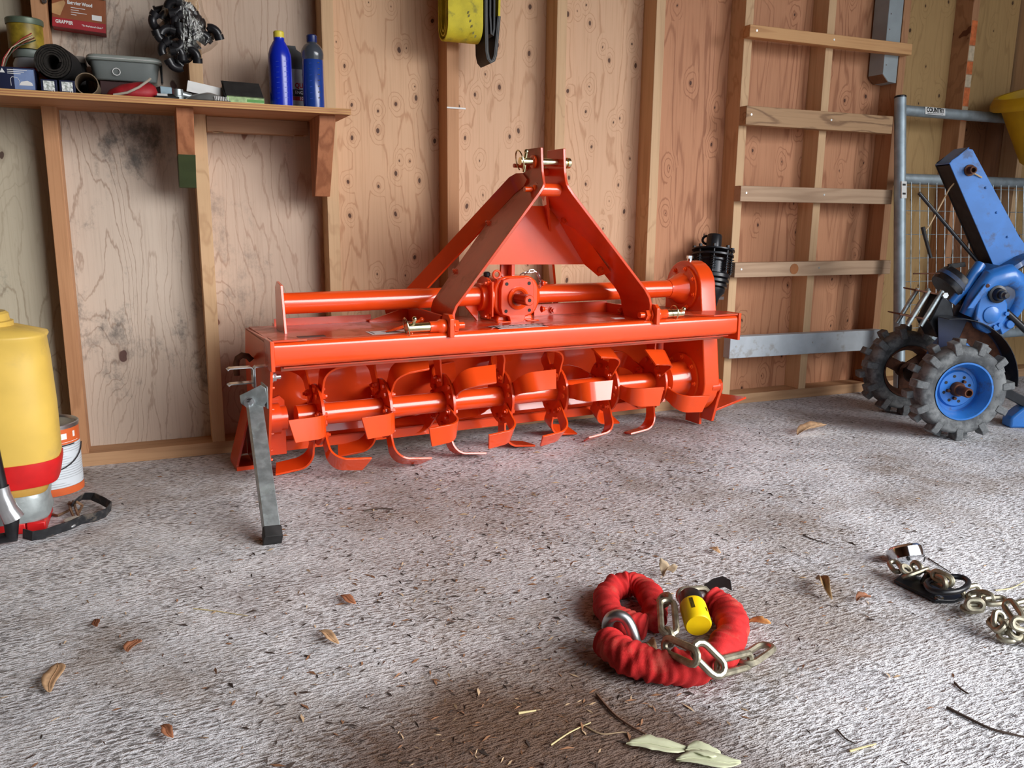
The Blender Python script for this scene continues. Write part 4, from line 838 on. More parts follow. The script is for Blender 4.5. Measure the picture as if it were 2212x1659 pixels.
# black felt roll
rl = thing('felt_roll', 'black rolled underlay seen end-on on the shelf', 'roll', (X(114, 133, -.16), -.16, Zp(114, 133, -.16)), math.radians(-9))
spi = []
for i in range(90):
    a = 2 * PI * 4.6 * i / 89; r = .018 + .026 * i / 89; spi.append(V(r * math.cos(a), 0, r * math.sin(a)))
FELT = mat('black_felt', srgb(40, 36, 32), .9, 0, .4, 90, bump=.6, bscale=300)
obj('roll_sheet', MB().strap([p + V(0, .055, 0) for p in spi], (0, .11, 0), .0042), FELT, rl)
obj('roll_core', MB().lathe([(.0445, .004), (.046, .01), (.046, .105), (.0445, .109)], (0, 0, 0), (0, 1, 0), 36, caps=False), mat('black_backing', srgb(26, 24, 24), .7), rl)
# cardboard tube
ct_ = thing('cardboard_tube', 'short open cardboard tube lying end-on by the red pouch', 'tube', (X(188, 180, -.16), -.17, SZ + .0285))
obj('tube_wall', MB().lathe([(.0285, 0), (.0285, .13), (.0262, .13), (.0262, 0), (.0285, 0)], (0, 0, 0), (0, 1, 0), 32, caps=False), mat('grey_card', srgb(120, 104, 84), .8), ct_)
# black box behind and maroon box supporting the tub
b2 = thing('black_box', 'black box with silver lid edge behind the felt roll', 'box', (.078, .03, SZ))
obj('box_body', MB().box(-.05, .04, -.04, .045, 0, .105), BLACK_M, b2, .001); obj('box_top', MB().box(-.052, .042, -.042, .047, .105, .122), mat('grey_card_lid', srgb(120, 112, 104), .6), b2, .001)
b3 = thing('maroon_box', 'dark maroon box carrying the clear plastic tub on the shelf', 'box', (.225, .0, SZ))
obj('box_body', MB().box(-.07, .06, -.05, .06, 0, .056), mat('maroon_card', srgb(52, 22, 22), .6), b3, .0015)
# clear container
ctn = thing('storage_tub', 'clear plastic food tub with clip lid and white ring mark on the shelf', 'container', (.222, -.005, SZ + .0565))
CLEAR = mat('cloudy_plastic', srgb(150, 158, 156), .3, 0, .08, 20, trans=.45, coat=.3)
obj('tub_body', sup([(.078, .055, 0, 0, 0), (.082, .059, .004, 0, 0), (.09, .066, .05, 0, 0)], 40, 6), CLEAR, ctn, 0, 60)
obj('tub_lid', sup([(.095, .07, .05, 0, 0), (.098, .073, .053, 0, 0), (.098, .073, .061, 0, 0), (.093, .068, .066, 0, 0)], 40, 6), mat('tub_lid_plastic', srgb(160, 168, 162), .35, 0, .05, trans=.3), ctn, 0, 60)
obj('tub_rim', sup([(.0985, .0735, .0555, 0, 0), (.0995, .0745, .0565, 0, 0), (.0985, .0735, .0575, 0, 0)], 40, 6), WHITE, ctn, 0, 60)
obj('ring_mark', MB().lathe([(.0105, 0), (.0105, .0008), (.0088, .0008), (.0088, 0)], (-.022, -.0655, .022), (0, -1, .13), 24, caps=False), WHITE, ctn)
obj('tub_contents', MB().box(-.07, .07, -.045, .045, .004, .03), mat('grey_parts', srgb(96, 104, 110), .5, .3, .5, 120), ctn)
obj('tub_clip', MB().obox((.0955, -.01, .03), (.003, 0, 0), (0, .02, 0), (0, 0, .026)), BLACK, ctn, .002)
# red pouch with cord
rp = thing('red_pouch', 'red cloth pouch with pale draw cord on the shelf', 'pouch', (.235, -.13, SZ))
obj('pouch_body', sup([(.055, .03, 0, 0, 0), (.064, .038, .008, 0, 0), (.062, .036, .02, .006, 0), (.045, .03, .036, .018, 0), (.018, .014, .046, .032, 0)], 32, 2.6), mat('red_nylon', srgb(150, 26, 34), .55, 0, .25, 30, bump=.6, bscale=60), rp, 0, 70)
obj('draw_cord', MB().tube([(-.045, -.041, .004), (-.01, -.042, .012), (.02, -.041, .028), (.045, -.036, .048), (.05, -.02, .055)], .0034, 8), mat('pale_rope', srgb(170, 160, 146), .8), rp)
# small items
q = thing('small_carton', 'little blue and white carton just right of the red pouch', 'box', (.318, -.09, SZ + .0), math.radians(20))
obj('carton_body', MB().box(-.016, .016, -.02, .02, 0, .042), mat('sky_blue_carton', srgb(128, 156, 170), .5), q, .001); obj('carton_end', MB().box(.0162, .0166, -.019, .019, .002, .04), mat('cyan_end', srgb(60, 130, 160), .5), q)
q = thing('label_card', 'black and white label card lying near the shelf edge', 'card', (.325, -.17, SZ))
obj('card', MB().obox((0, 0, .011), (.026, 0, 0), (0, .006, .004), (0, -.0005, .001)), WHITE, q); obj('card_print', MB().obox((.012, -.001, .0125), (.010, 0, 0), (0, .005, .0035), (0, -.0003, .0007)), INK, q)
obj('bar', MB().cyl((-.03, -.012, .004), (.03, -.012, .004), .004, n=10), BLACK_STEEL, q)
q = thing('pipe_fitting', 'galvanised threaded pipe fitting standing on the shelf', 'fitting', (.353, -.16, SZ))
obj('fitting_body', MB().lathe([(.014, 0), (.016, .002), (.016, .012), (.0145, .013), (.0145, .03), (.011, .03), (.011, .01)], n=24), GALV, q); obj('side_branch', MB().cyl((0, .0, .02), (.034, .012, .014), .009, n=16), GALV, q)
q = thing('fixings_bag', 'clear bag of fixings with white header label on the shelf', 'bag', (.425, -.09, SZ))
obj('bag_body', sup([(.05, .03, 0, 0, 0), (.056, .034, .012, 0, 0), (.05, .028, .03, 0, 0), (.03, .012, .046, 0, 0)], 28, 2.6), mat('bag_film', srgb(112, 108, 104), .3, 0, .3, 60, trans=.4), q, 0, 70)
h_ = obj('header_label', MB().obox((.008, -.03, .038), (.052, 0, -.009), (0, .0006, .0), (.003, .004, .015)), WHITE, q)
obj('label_print', MB().obox((-.01, -.0318, .033), (.032, 0, -.0055), (0, .0006, .0), (.0012, .0015, .006)), INK, q)
text('lettering', 'MENDERS', .0095, (-.01, -.0327, .0345), (PI / 2 - .25, .17, 0), WHITE, q, 'CENTER', 1.0)
q = thing('sealant_pouch', 'flat grey translucent pouch hanging over the shelf edge', 'pouch', (.43, -.165, SZ))
obj('pouch_body', sup([(.06, .03, 0, 0, 0), (.064, .034, .004, .0, 0), (.04, .024, .017, .002, .003), (.008, .01, .026, .004, .006)], 28, 2.2), mat('grey_pouch', srgb(128, 130, 128), .3, 0, .15, 30, trans=.25), q, 0, 70)
for i in range(9): obj('pouch_rib', MB().obox((.018 + i * .0045, -.0335 + i * .0005, .008), (.0009, 0, 0), (0, .001, 0), (0, .003, .006)), WHITE, q)
q = thing('torn_box', 'torn black box with green and white base beside the blue bottle', 'box', (.528, -.12, SZ), math.radians(6))
obj('box_body', MB().box(-.05, .055, -.04, .04, 0, .022), mat('green_white_print', srgb(150, 178, 120), .5, 0, .3, 70), q, .001)
obj('green_stripe', MB().box(.006, .054, -.0408, -.0402, .008, .015), mat('grass_green_print', srgb(70, 140, 50), .5), q)
obj('open_flap', MB().obox((0, -.012, .044), (.054, 0, 0), (0, .028, .024), (0, -.0006, .0007)).prism([(-.04, .022), (-.002, .068), (.04, .022)], (-.052, 0, 0), (0, 1, 0), (0, 0, 1), (1, 0, 0), .001), BLACK_M, q, .0005)
obj('box_back', MB().box(-.052, .055, .038, .041, .0, .052), BLACK_M, q)
# bottles
def bottle(px, Y, r, hgt, lab, m, capm, caph, prof, cat='bottle'):
    x = X(px, 217, Y); q = thing('oil_bottle', lab, cat, (x, Y, SZ))
    obj('bottle_body', MB().lathe(prof, n=40, sx=1.0), m, q)
    z0 = prof[-1][1]
    obj('bottle_cap', MB().lathe([(.0145, z0 - .004), (.0155, z0 - .002), (.0155, z0 + caph - .003), (.013, z0 + caph)], n=28), capm, q)
    return q
pf1 = [(.029, 0), (.033, .004), (.0335, .02), (.0335, .140), (.0325, .152), (.028, .168), (.0195, .184), (.0155, .190), (.0155, .199)]
q = bottle(608, -.11, .033, .24, 'deep blue oil bottle with yellow cap on the shelf', BLUE_B, mat('lemon_cap', srgb(226, 206, 70), .4), .018, pf1)
lm = mat('moulded_tick', srgb(60, 84, 200), .35)
for i in range(8):
    z = .026 + i * .0145; obj('level_mark', MB().obox((-.012, -.0325, z), (.004, -.0014, .0004), (0, .0004, 0), (0, 0, .0007)), lm, q); obj('level_mark', MB().obox((.012, -.0325, z + .003), (.004, .0014, .0004), (0, .0004, 0), (0, 0, .0007)), lm, q)
pf2 = [(.026, 0), (.030, .004), (.0305, .02), (.0305, .142), (.0325, .149), (.033, .160), (.0305, .172), (.023, .184), (.016, .189), (.0155, .192)]
TRB = mat('translucent_grey_bottle', srgb(92, 100, 112), .2, 0, .04, trans=.55, coat=.3)
NAVY = mat('navy_cap', srgb(24, 40, 96), .35)
q = bottle(678, -.12, .031, .24, 'slim see-through bottle of blue oil with navy cap on the shelf', TRB, NAVY, .021, pf2)
obj('blue_liquid', MB().lathe([(.0265, .001), (.0306, .005), (.0311, .02), (.0311, .141), (.030, .1425), (.0001, .1425)], n=40, caps=False), mat('blue_oil', srgb(30, 62, 140), .25, 0, .05, coat=.3), q)
for i in range(7):
    z = .03 + i * .0165; obj('level_mark', MB().obox((-.012, -.0296, z), (.0035, -.0014, .0004), (0, .0004, 0), (0, 0, .0007)), lm, q); obj('level_mark', MB().obox((.012, -.0296, z + .003), (.003, .0012, .0004), (0, .0004, 0), (0, 0, .0012)), INK, q)
oj = thing('oil_jug', 'grey engine oil jug with white and red label between the two blue bottles', 'jug', (X(655, 200, -.03), -.01, SZ))
obj('jug_body', sup([(.052, .035, 0, 0, 0), (.055, .038, .005, 0, 0), (.055, .038, .13, 0, 0), (.04, .03, .16, -.012, 0), (.016, .016, .186, -.03, 0), (.014, .014, .196, -.03, 0)], 36, 5), mat('grey_jug', srgb(70, 72, 74), .4), oj, 0, 50)
jl = obj('jug_label', MB().box(-.035, .046, -.0395, -.0385, .012, .125), mat('label_light_grey', srgb(176, 178, 176), .45), oj)
obj('label_black', MB().box(-.035, .046, -.0400, -.0396, .046, .066), INK, jl); obj('label_red', MB().box(-.035, .046, -.0400, -.0396, .034, .0455), mat('label_red', srgb(170, 40, 40), .5), jl); obj('label_red', MB().box(-.035, .046, -.0400, -.0396, .004, .012), mat('label_red_2', srgb(150, 36, 36), .5), jl)
text('lettering', 'QUALITY', .02, (.006, -.0404, .077), (PI / 2, 0, 0), mat('red_ink', srgb(170, 30, 30), .5), jl, 'CENTER', .8, .0006)
text('lettering', 'ENGINE OIL', .014, (.006, -.0404, .057), (PI / 2, 0, 0), WHITE, jl, 'CENTER', .9, .0003)
text('lettering', '10W-40', .013, (.006, -.0404, .040), (PI / 2, 0, 0), WHITE, jl, 'CENTER', 1.0, .0003)
obj('label_picture', MB().lathe([(.011, 0), (.011, .0006), (.0001, .0006)], (.006, -.0395, .11), (0, -1, 0), 16, caps=False).box(.0, .012, -.0401, -.0396, .018, .028), INK, jl)

# ================================================================== HUNG ON THE WALL
# screw carton
sx_ = thing('screw_carton', 'red and brown screw carton hung on the wall above the shelf', 'carton', (X(113, 55, .03), .09, Zp(113, 55, .03)))
sx_.rotation_euler = (0, math.radians(3.5), 0)
BRN = mat('brown_carton', srgb(140, 78, 42), .5, 0, .1, 30); GRB = mat('carmine_carton', srgb(160, 34, 42), .5)
obj('carton_body', MB().box(0, .135, -.058, 0, 0, .098), BRN, sx_, .001)
obj('red_band', MB().box(0, .135, -.0588, -.0582, .0, .024), GRB, sx_); obj('carton_base', MB().box(0, .135, -.058, .0, -.0008, .0), GRB, sx_)
obj('back_flap', MB().obox((.067, -.056, .11), (.068, 0, 0), (0, .0006, 0), (0, .006, .022)), mat('grey_green_card', srgb(150, 160, 146), .6), sx_)
obj('picture_block', MB().prism([(0, .058), (.03, .072), (.034, .066), (.02, .03), (.0, .034)], (.0, -.0586, .0), (1, 0, 0), (0, 0, 1), (0, 1, 0), .0005), mat('wood_print', srgb(190, 148, 100), .6), sx_)
obj('rating_patch', MB().box(.1, .125, -.0588, -.0582, .03, .044), WHITE, sx_)
text('lettering', 'Exterior Wood', .0125, (.07, -.0592, .068), (PI / 2, 0, 0), WHITE, sx_, 'CENTER', .8, .0005)
text('lettering', 'GRABBER', .0125, (.008, -.0592, .0135), (PI / 2, 0, 0), WHITE, sx_, 'LEFT', .82, .0005)
text('lettering', '"The Professional\'s Choice"', .0062, (.128, -.0592, .0115), (PI / 2, 0, 0), WHITE, sx_, 'RIGHT', .78, .0002)
for i, w in enumerate((.036, .02, .04, .014)): obj('print_line', MB().box(.047, .047 + w, -.0588, -.0584, .055 - i * .0062, .0565 - i * .0062), WHITE, sx_)
# chrome clip on the stud
cl = thing('snap_hook', 'small chrome snap hook hanging on the stud beside the screw carton', 'hook', (X(95, 0, -.004), 0, Zp(95, 8, -.004)))
obj('hook_loop', chainlink((0, -.005, .022), (0, 0, 1), (1, 0, 0), .045, .014, .0028, 8, 7), STEEL, cl); obj('hook_gate', MB().cyl((.004, -.006, .008), (-.004, -.006, .034), .0024, n=8), STEEL, cl)
# bag of black fittings
bg_ = thing('fittings_bag', 'clear plastic bag of black irrigation fittings hanging above the shelf', 'bag', (.40, 0, 1.50))
O2 = V(.40, 0, 1.50)
def bw(px, py, Y): return at_y(px, py, Y) - O2
random.seed(21)
pos = [(360, 30), (375, 55), (365, 80), (395, 70), (385, 100), (375, 118), (405, 95), (410, 40), (380, 20), (425, 70), (440, 68), (455, 78), (390, 115), (400, 112), (430, 88), (355, 55), (400, 20), (395, 50)]
pos += [(x + 9, y + 12) for x, y in pos if x < 430] + [(x - 8, y - 9) for x, y in pos if 352 < x < 420]
for i, (px, py) in enumerate(pos):
    c = bw(px, py, -.05 - .025 * (i % 3)); a = random.uniform(0, 6.28); ax = V(math.cos(a), random.uniform(-.5, .2), math.sin(a)).normalized(); e = ax.cross(V(0, 1, .2)).normalized()
    if i % 3: m = MB().tube([c + ax * (.022 * math.cos(t)) + e * (.022 * math.sin(t)) for t in [k * PI / 12 for k in range(7)]], .0115, 12).cyl(c + ax * .022, c + ax * .022 - e * .014, .0135, n=14)
    else: m = MB().cyl(c - ax * .02, c + ax * .02, .012, n=14).cyl(c + ax * .018, c + ax * .024, .0155, n=14)
    obj('fitting', m, BLACK, bg_)
fl_ = MB(); rings = []
outl = [(0, 372, 462 - 26, -.012), (20, 350, 440, -.02), (45, 343, 452, -.02), (70, 345, 468, -.02), (90, 350, 470, -.02), (105, 354, 455, -.02), (120, 358, 425, -.02), (130, 366, 412, -.025)]
n = 20; vs = []
for (py, xl, xr, dy) in outl:
    a, b = bw(xl, py, -.06), bw(xr, py, -.06); c = (a + b) / 2; h = (b - a).length / 2
    for j in range(n):
        t = 2 * PI * j / n; k = 1 + .06 * math.sin(5 * t + py * .2) + .04 * math.sin(9 * t + py)
        vs.append(V(c.x + h * math.cos(t), c.y + .055 * math.sin(t) * k, c.z + .004 * math.sin(3 * t)))
tip = V(0, -.004, .0)
vs = [tip + V(.012 * math.cos(2 * PI * j / n), .006 * math.sin(2 * PI * j / n) - .004, .0) for j in range(n)] + vs
R_ = len(outl) + 1
fl_.add(vs, [(i * n + j, i * n + (j + 1) % n, (i + 1) * n + (j + 1) % n, (i + 1) * n + j) for i in range(R_ - 1) for j in range(n)] + [tuple(range((R_ - 1) * n, R_ * n))])
tfm = NT('thin_bag_film'); tb = tfm.n('ShaderNodeBsdfTransparent'); gl = tfm.n('ShaderNodeBsdfGlossy', {'Color': (.9, .9, .85, 1), 'Roughness': .18})
fr = tfm.n('ShaderNodeLayerWeight', {'Blend': .35}); bn = tfm.n('ShaderNodeBump', {'Height': tfm.noise(tfm.coord((30, 30, 9)), 3.0, 4), 'Strength': .7, 'Distance': .01})
tfm.put(gl, 'Normal', bn.outputs[0]); tfm.put(fr, 'Normal', bn.outputs[0]); mx = tfm.n('ShaderNodeMixShader'); tfm.put(mx, 0, tfm.mr(fr.outputs['Facing'], 0, 1, .06, .42, False)); tfm.put(mx, 1, tb.outputs[0]); tfm.put(mx, 2, gl.outputs[0])
tfm.t.links.new(mx.outputs[0], tfm.t.nodes['Material Output'].inputs[0])
obj('bag_film', fl_, tfm.mat, bg_, 0, 80)
obj('nail', MB().cyl((0, -.02, .004), (0, .0, .004), .002, n=8), STEEL, bg_)
# yellow tow strap
ys = thing('tow_strap', 'wide yellow webbing strap with black stitched eye hanging on the wall', 'strap', (1.165, 0, 1.30))
YW = mat('yellow_webbing', srgb(206, 190, 48), .7, 0, .1, 30, bump=.4, bscale=500, dirt=(.12, .12, .05), dirt_amt=.18, dscale=18)
lp = []
for i in range(15): t = PI + PI * i / 14; lp.append((-.058 + .048 * math.cos(t), .058 + .048 * math.sin(t)))
lp = [(-.106, .36), (-.106, .2)] + lp + [(-.010, .2), (-.010, .36)]
for k, sc in enumerate((1.0, .72, .46)):
    obj('strap_layer', MB().strap([(.0, -.058 + (y + .058) * sc, .010 + (1 - sc) * .05 + (z - .0)) if z < .1 else (0, -.058 + (y + .058) * sc, z) for y, z in lp], (.118, 0, 0), .005).xf(Matrix.Translation((.06, 0, 0))), YW, ys)
BW_ = mat('black_eye_webbing', (.018, .018, .019), .55, 0, .2, 60)
eye = [(.130, .36), (.131, .1), (.134, -.01), (.139, -.032), (.148, -.042), (.158, -.036), (.164, -.02), (.166, .0), (.172, .06), (.176, .10)]
obj('stitched_eye', MB().strap([(x, -.06, z) for x, z in eye], (0, .09, 0), .011), BW_, ys)
obj('eye_fold', MB().strap([(.146, -.06, .36), (.146, -.06, .1), (.150, -.06, .045), (.156, -.06, .04), (.160, -.06, .06), (.160, -.06, .36)], (0, .085, 0), .006), BW_, ys)
obj('strap_tail', MB().strap([(.176, -.06, .10), (.178, -.06, .2), (.176, -.06, .36)], (0, .088, 0), .007), YW, ys)
st_ = mat('grey_stitch', srgb(130, 130, 125), .7)
obj('stitch_line', MB().tube([(x - .0, -.1055, z) for x, z in eye], .0011, 6), st_, ys)
obj('wall_peg', MB().cyl((.02, -.115, .372), (.02, .09, .372), .008, n=12).cyl((.17, -.115, .372), (.17, .09, .372), .008, n=12), RUST, ys)
for x, z in ((.07, .09), (.075, .075), (.08, .06), (.085, .04), (.092, .03), (.068, .10)): obj('grease_mark', MB().obox((x, -.1092, z), (.003, 0, .001), (0, .0002, 0), (.001, 0, .004)), mat('grease', srgb(120, 112, 50), .7), ys)
# yellow tub hung at the far right
tb_ = thing('yellow_tub', 'yellow plastic tub hanging at the right edge above the gate', 'tub', (3.80, -.24, 1.315))
tb_.rotation_euler = (0, math.radians(-16), 0)
obj('tub_body', MB().lathe([(.0001, -.30), (.10, -.30), (.115, -.285), (.17, -.06), (.182, -.015), (.19, -.02), (.208, -.045), (.214, -.04), (.212, -.02), (.195, .006), (.18, .004), (.166, -.06), (.11, -.28), (.0001, -.29)], n=48, caps=False), YEL_D, tb_, 0, 60)
obj('hanger', MB().cyl((.05, .19, -.03), (.05, .24, -.01), .006, n=10), BLACK_STEEL, tb_)
# ================================================================== RED SLEEVED CHAIN, LOCK
rc = thing('security_chain', 'steel chain in a wrinkled red cloth sleeve coiled on the concrete floor', 'chain', (1.06, -1.62, 0))
O3 = V(1.06, -1.62, 0)
def r3(x, y, z): return at_z(x, y, z) - O3
def smooth(pts, k=6, closed=False):
    out = []; n = len(pts)
    for i in range(n - 1):
        p0, p1, p2, p3 = pts[max(i - 1, 0)], pts[i], pts[i + 1], pts[min(i + 2, n - 1)]
        for j in range(k):
            t = j / k; out.append(.5 * ((2 * p1) + (-p0 + p2) * t + (2 * p0 - 5 * p1 + 4 * p2 - p3) * t * t + (-p0 + 3 * p1 - 3 * p2 + p3) * t ** 3))
    out.append(pts[-1]); return out
def sleeve(px, r, seed):
    P = smooth([r3(*p) for p in px], 14); rnd = random.Random(seed); n = 26
    ph = [rnd.uniform(0, 6.28) for _ in range(12)]
    def fn(i, j):
        a = 2 * PI * j / n
        g = .55 + .45 * math.sin(i * .17 + ph[5] + 1.5 * math.sin(a + ph[6])); w = 1 + .085 * g * math.sin(i * .8 + 1.9 * math.sin(a + ph[0]) + .8 * math.sin(i * .21 + ph[7]) + ph[1]) + .055 * math.sin(i * 1.37 + 2.6 * math.sin(a * 2 + ph[2]) + ph[8]) + .05 * math.sin(3 * a + i * .37 + ph[3]) + .05 * math.sin(i * .23 + ph[4])
        e = min(i, len(P) - 1 - i); return w * (1 if e > 3 else .82 + .06 * e)
    return obj('cloth_sleeve', MB().tube(P, r, n, fn=fn), RED_CLOTH, rc, 0, 80)
sleeve([(1535, 1298, .034), (1568, 1318, .032), (1582, 1350, .031), (1573, 1390, .031), (1545, 1420, .031), (1500, 1440, .031), (1440, 1441, .031), (1385, 1430, .032), (1335, 1408, .034), (1312, 1384, .032)], .0285, 1)
sleeve([(1396, 1356, .026), (1352, 1346, .027), (1320, 1328, .028), (1309, 1298, .028), (1322, 1272, .028), (1358, 1262, .028), (1394, 1274, .028), (1412, 1304, .028), (1414, 1345, .026)], .0245, 2)
# shackle
sh_ = [r3(1318, 1372, .02), r3(1312, 1352, .045), r3(1318, 1336, .065), r3(1333, 1329, .074), r3(1350, 1336, .070), r3(1362, 1354, .057), r3(1370, 1378, .038), r3(1375, 1398, .02)]
obj('shackle', MB().tube(smooth(sh_, 5), .0105, 16), CHAIN_S, rc)
def lnk(a, b, up, Wd=.031, r=.0047, m=CHAIN, par=None, o=None):
    c = (a + b) / 2; d = b - a
    return obj('chain_link', chainlink(c, d, up, d.length, Wd, r, 8, 7), m, par or rc)
LK = [((1422, 1293, .052), (1448, 1300, .062), (.3, .9, .1), .034), ((1440, 1292, .07), (1446, 1376, .045), (1, .3, .2), .036), ((1438, 1355, .05), (1452, 1397, .03), (.2, .5, 1), .03),
      ((1430, 1388, .062), (1512, 1426, .076), (.3, .3, 1), .034), ((1495, 1388, .088), (1568, 1460, .04), (.9, .35, .5), .040), ((1545, 1444, .045), (1625, 1423, .018), (.2, .3, 1), .034), ((1600, 1436, .014), (1664, 1392, .014), (.6, -.75, .15), .040),
      ((1460, 1288, .045), (1535, 1283, .04), (.1, .3, 1), .034)]
for a, b, u, w in LK: lnk(r3(*a), r3(*b), u, w * 1.08, .0062)
lk = thing('cylinder_lock', 'black and yellow barrel padlock resting on the red sleeved chain', 'padlock', r3(1500, 1300, .06) + O3)
Ol = r3(1500, 1300, .06) + O3
a0 = at_z(1492, 1296, .068) - Ol; a1 = at_z(1509, 1352, .052) - Ol; dl = (a1 - a0).normalized()
obj('lock_body', MB().lathe([(.02, -.012), (.0225, -.008), (.0225, .018)], a0, dl, 28), BLACK, lk)
yb = obj('lock_cover', MB().lathe([(.0235, .016), (.0245, .02), (.0245, (a1 - a0).length - .004), (.022, (a1 - a0).length), (.0001, (a1 - a0).length)], a0, dl, 32, caps=False), YEL, lk)
e1 = (V(0, 0, 1) - dl * dl.z).normalized(); e2 = dl.cross(e1)
def onl(a, t): return a0 + dl * t + (e1 * math.cos(a) + e2 * math.sin(a)) * .0249
for (aa, ab, t0_, t1_) in ((.15, .42, .022, .05), (-.9, -.7, .042, .052)):
    vs = [onl(aa + (ab - aa) * i / 3, t) for i in range(4) for t in (t0_, t1_)]
    obj('lock_print', MB().add(vs, [(2 * i, 2 * i + 2, 2 * i + 3, 2 * i + 1) for i in range(3)]), mat('worn_black_print', srgb(70, 60, 10), .5, 0, .7, 300), yb)
bt = thing('rubber_flap', 'scrap of black rubber behind the yellow padlock', 'scrap', r3(1548, 1285, 0) + O3)
obj('flap', MB().strap([V(-.015, .02, .004), V(.0, .01, .02), V(.012, -.005, .03), V(.012, -.03, .032)], (.012, .022, .012), .002), mat('grey_rubber', (.06, .065, .07), .7), bt)

# ================================================================== SECOND CHAIN with disc lock and black latch plate
c2 = thing('tow_chain', 'heap of bare steel chain with black latch plate at the right of the floor', 'chain', (1.75, -1.55, 0))
O4 = V(1.75, -1.55, 0)
def r4(x, y, z): return at_z(x, y, z) - O4
pt = MB(); pl_ = [at_z(*p, .003) - O4 for p in ((1930, 1258), (1952, 1240), (1990, 1252), (2030, 1268), (2075, 1280), (2085, 1292), (2062, 1302), (2020, 1302), (1985, 1285))]
pt.prism([(p.x, p.y) for p in pl_], (0, 0, .002), (1, 0, 0), (0, 1, 0), (0, 0, 1), .007)
lp_ = obj('latch_plate', pt, BLACK_STEEL, c2, .0015)
obj('plate_rivet', MB().lathe([(.009, 0), (.009, .002), (.005, .003), (.0001, .002)], at_z(2029, 1292, .009) - O4, (0, 0, 1), 18, caps=False), STEEL, lp_)
rg = [at_z(2000 + 0, 1262, .03), at_z(2010, 1274, .03), at_z(2040, 1280, .032), at_z(2075, 1275, .034), at_z(2092, 1260, .036), at_z(2080, 1248, .036), at_z(2055, 1246, .034), at_z(2030, 1250, .03), at_z(2008, 1254, .028)]
obj('latch_ring', MB().tube([p - O4 for p in smooth(rg + [rg[0]], 4)[:-1]], .006, 10, True), BLACK, c2)
obj('latch_knob', MB().lathe([(.012, 0), (.012, .02), (.009, .024)], at_z(1998, 1262, .008) - O4, (.3, -.3, 1), 18), BLACK_STEEL, c2)
L2 = [((1925, 1210, .03), (1945, 1238, .02), (1, .2, .3)), ((1942, 1222, .035), (1972, 1240, .02), (.2, .8, .6)), ((1950, 1248, .018), (2005, 1228, .03), (.5, -.6, .5)), ((1968, 1215, .03), (1992, 1238, .022), (.3, .3, 1)), ((2000, 1242, .02), (2045, 1262, .045), (.3, .7, .5)), ((2010, 1236, .045), (2062, 1262, .04), (.2, .3, 1)),
      ((2075, 1282, .018), (2120, 1272, .02), (.2, .5, .8)), ((2085, 1290, .012), (2130, 1284, .03), (.3, 1, .1)), ((2110, 1282, .03), (2150, 1300, .03), (.2, .3, 1)), ((2075, 1316, .012), (2125, 1312, .014), (.3, 1, .15)), ((2082, 1305, .03), (2130, 1308, .03), (.2, .3, 1)), ((2120, 1300, .03), (2178, 1296, .035), (.3, 1, .2)),
      ((2172, 1296, .045), (2206, 1345, .03), (.6, .6, .5)), ((2140, 1335, .02), (2165, 1360, .03), (.8, .2, .5)), ((2160, 1318, .045), (2155, 1362, .02), (1, .2, .3)), ((2168, 1338, .04), (2178, 1362, .02), (1, .3, .2)), ((2150, 1372, .012), (2200, 1378, .014), (.3, 1, .4)), ((2185, 1340, .035), (2196, 1385, .012), (1, .2, .3)),
      ((2190, 1312, .02), (2240, 1300, .03), (.3, 1, .3)), ((2180, 1342, .045), (2235, 1356, .035), (.2, .3, 1)), ((2225, 1320, .02), (2260, 1350, .014), (.4, 1, .2)), ((2205, 1375, .014), (2250, 1390, .014), (.3, 1, .2))]
for a, b, u in L2: lnk(r4(*a), r4(*b), u, .030, .0056, CHAIN, c2)
dl_ = thing('disc_padlock', 'round polished steel padlock half standing beside the bare chain', 'padlock', at_z(1962, 1222, 0))
Cc = V(0, .012, .026); ad = V(.1, .55, .83).normalized()
obj('lock_case', MB().lathe([(.034, -.016), (.039, -.012), (.040, 0), (.039, .010), (.034, .015), (.03, .0165), (.0001, .0165)], Cc, ad, 36, caps=False).lathe([(.034, -.016), (.0001, -.016)], Cc, ad, 36, caps=False), mat('polished_steel', (.62, .63, .66), .12, 1.0, .06, 40), dl_)
obj('key_slot', MB().lathe([(.0065, 0), (.0065, .002), (.0001, .002)], Cc + V(.024, -.031, -.006), (.5, -.8, -.1), 14, caps=False), BLACK_M, dl_)
obj('key_slot', MB().lathe([(.004, 0), (.004, .002), (.0001, .002)], Cc + V(-.024, -.030, .002), (-.5, -.8, -.1), 12, caps=False), BLACK_M, dl_)

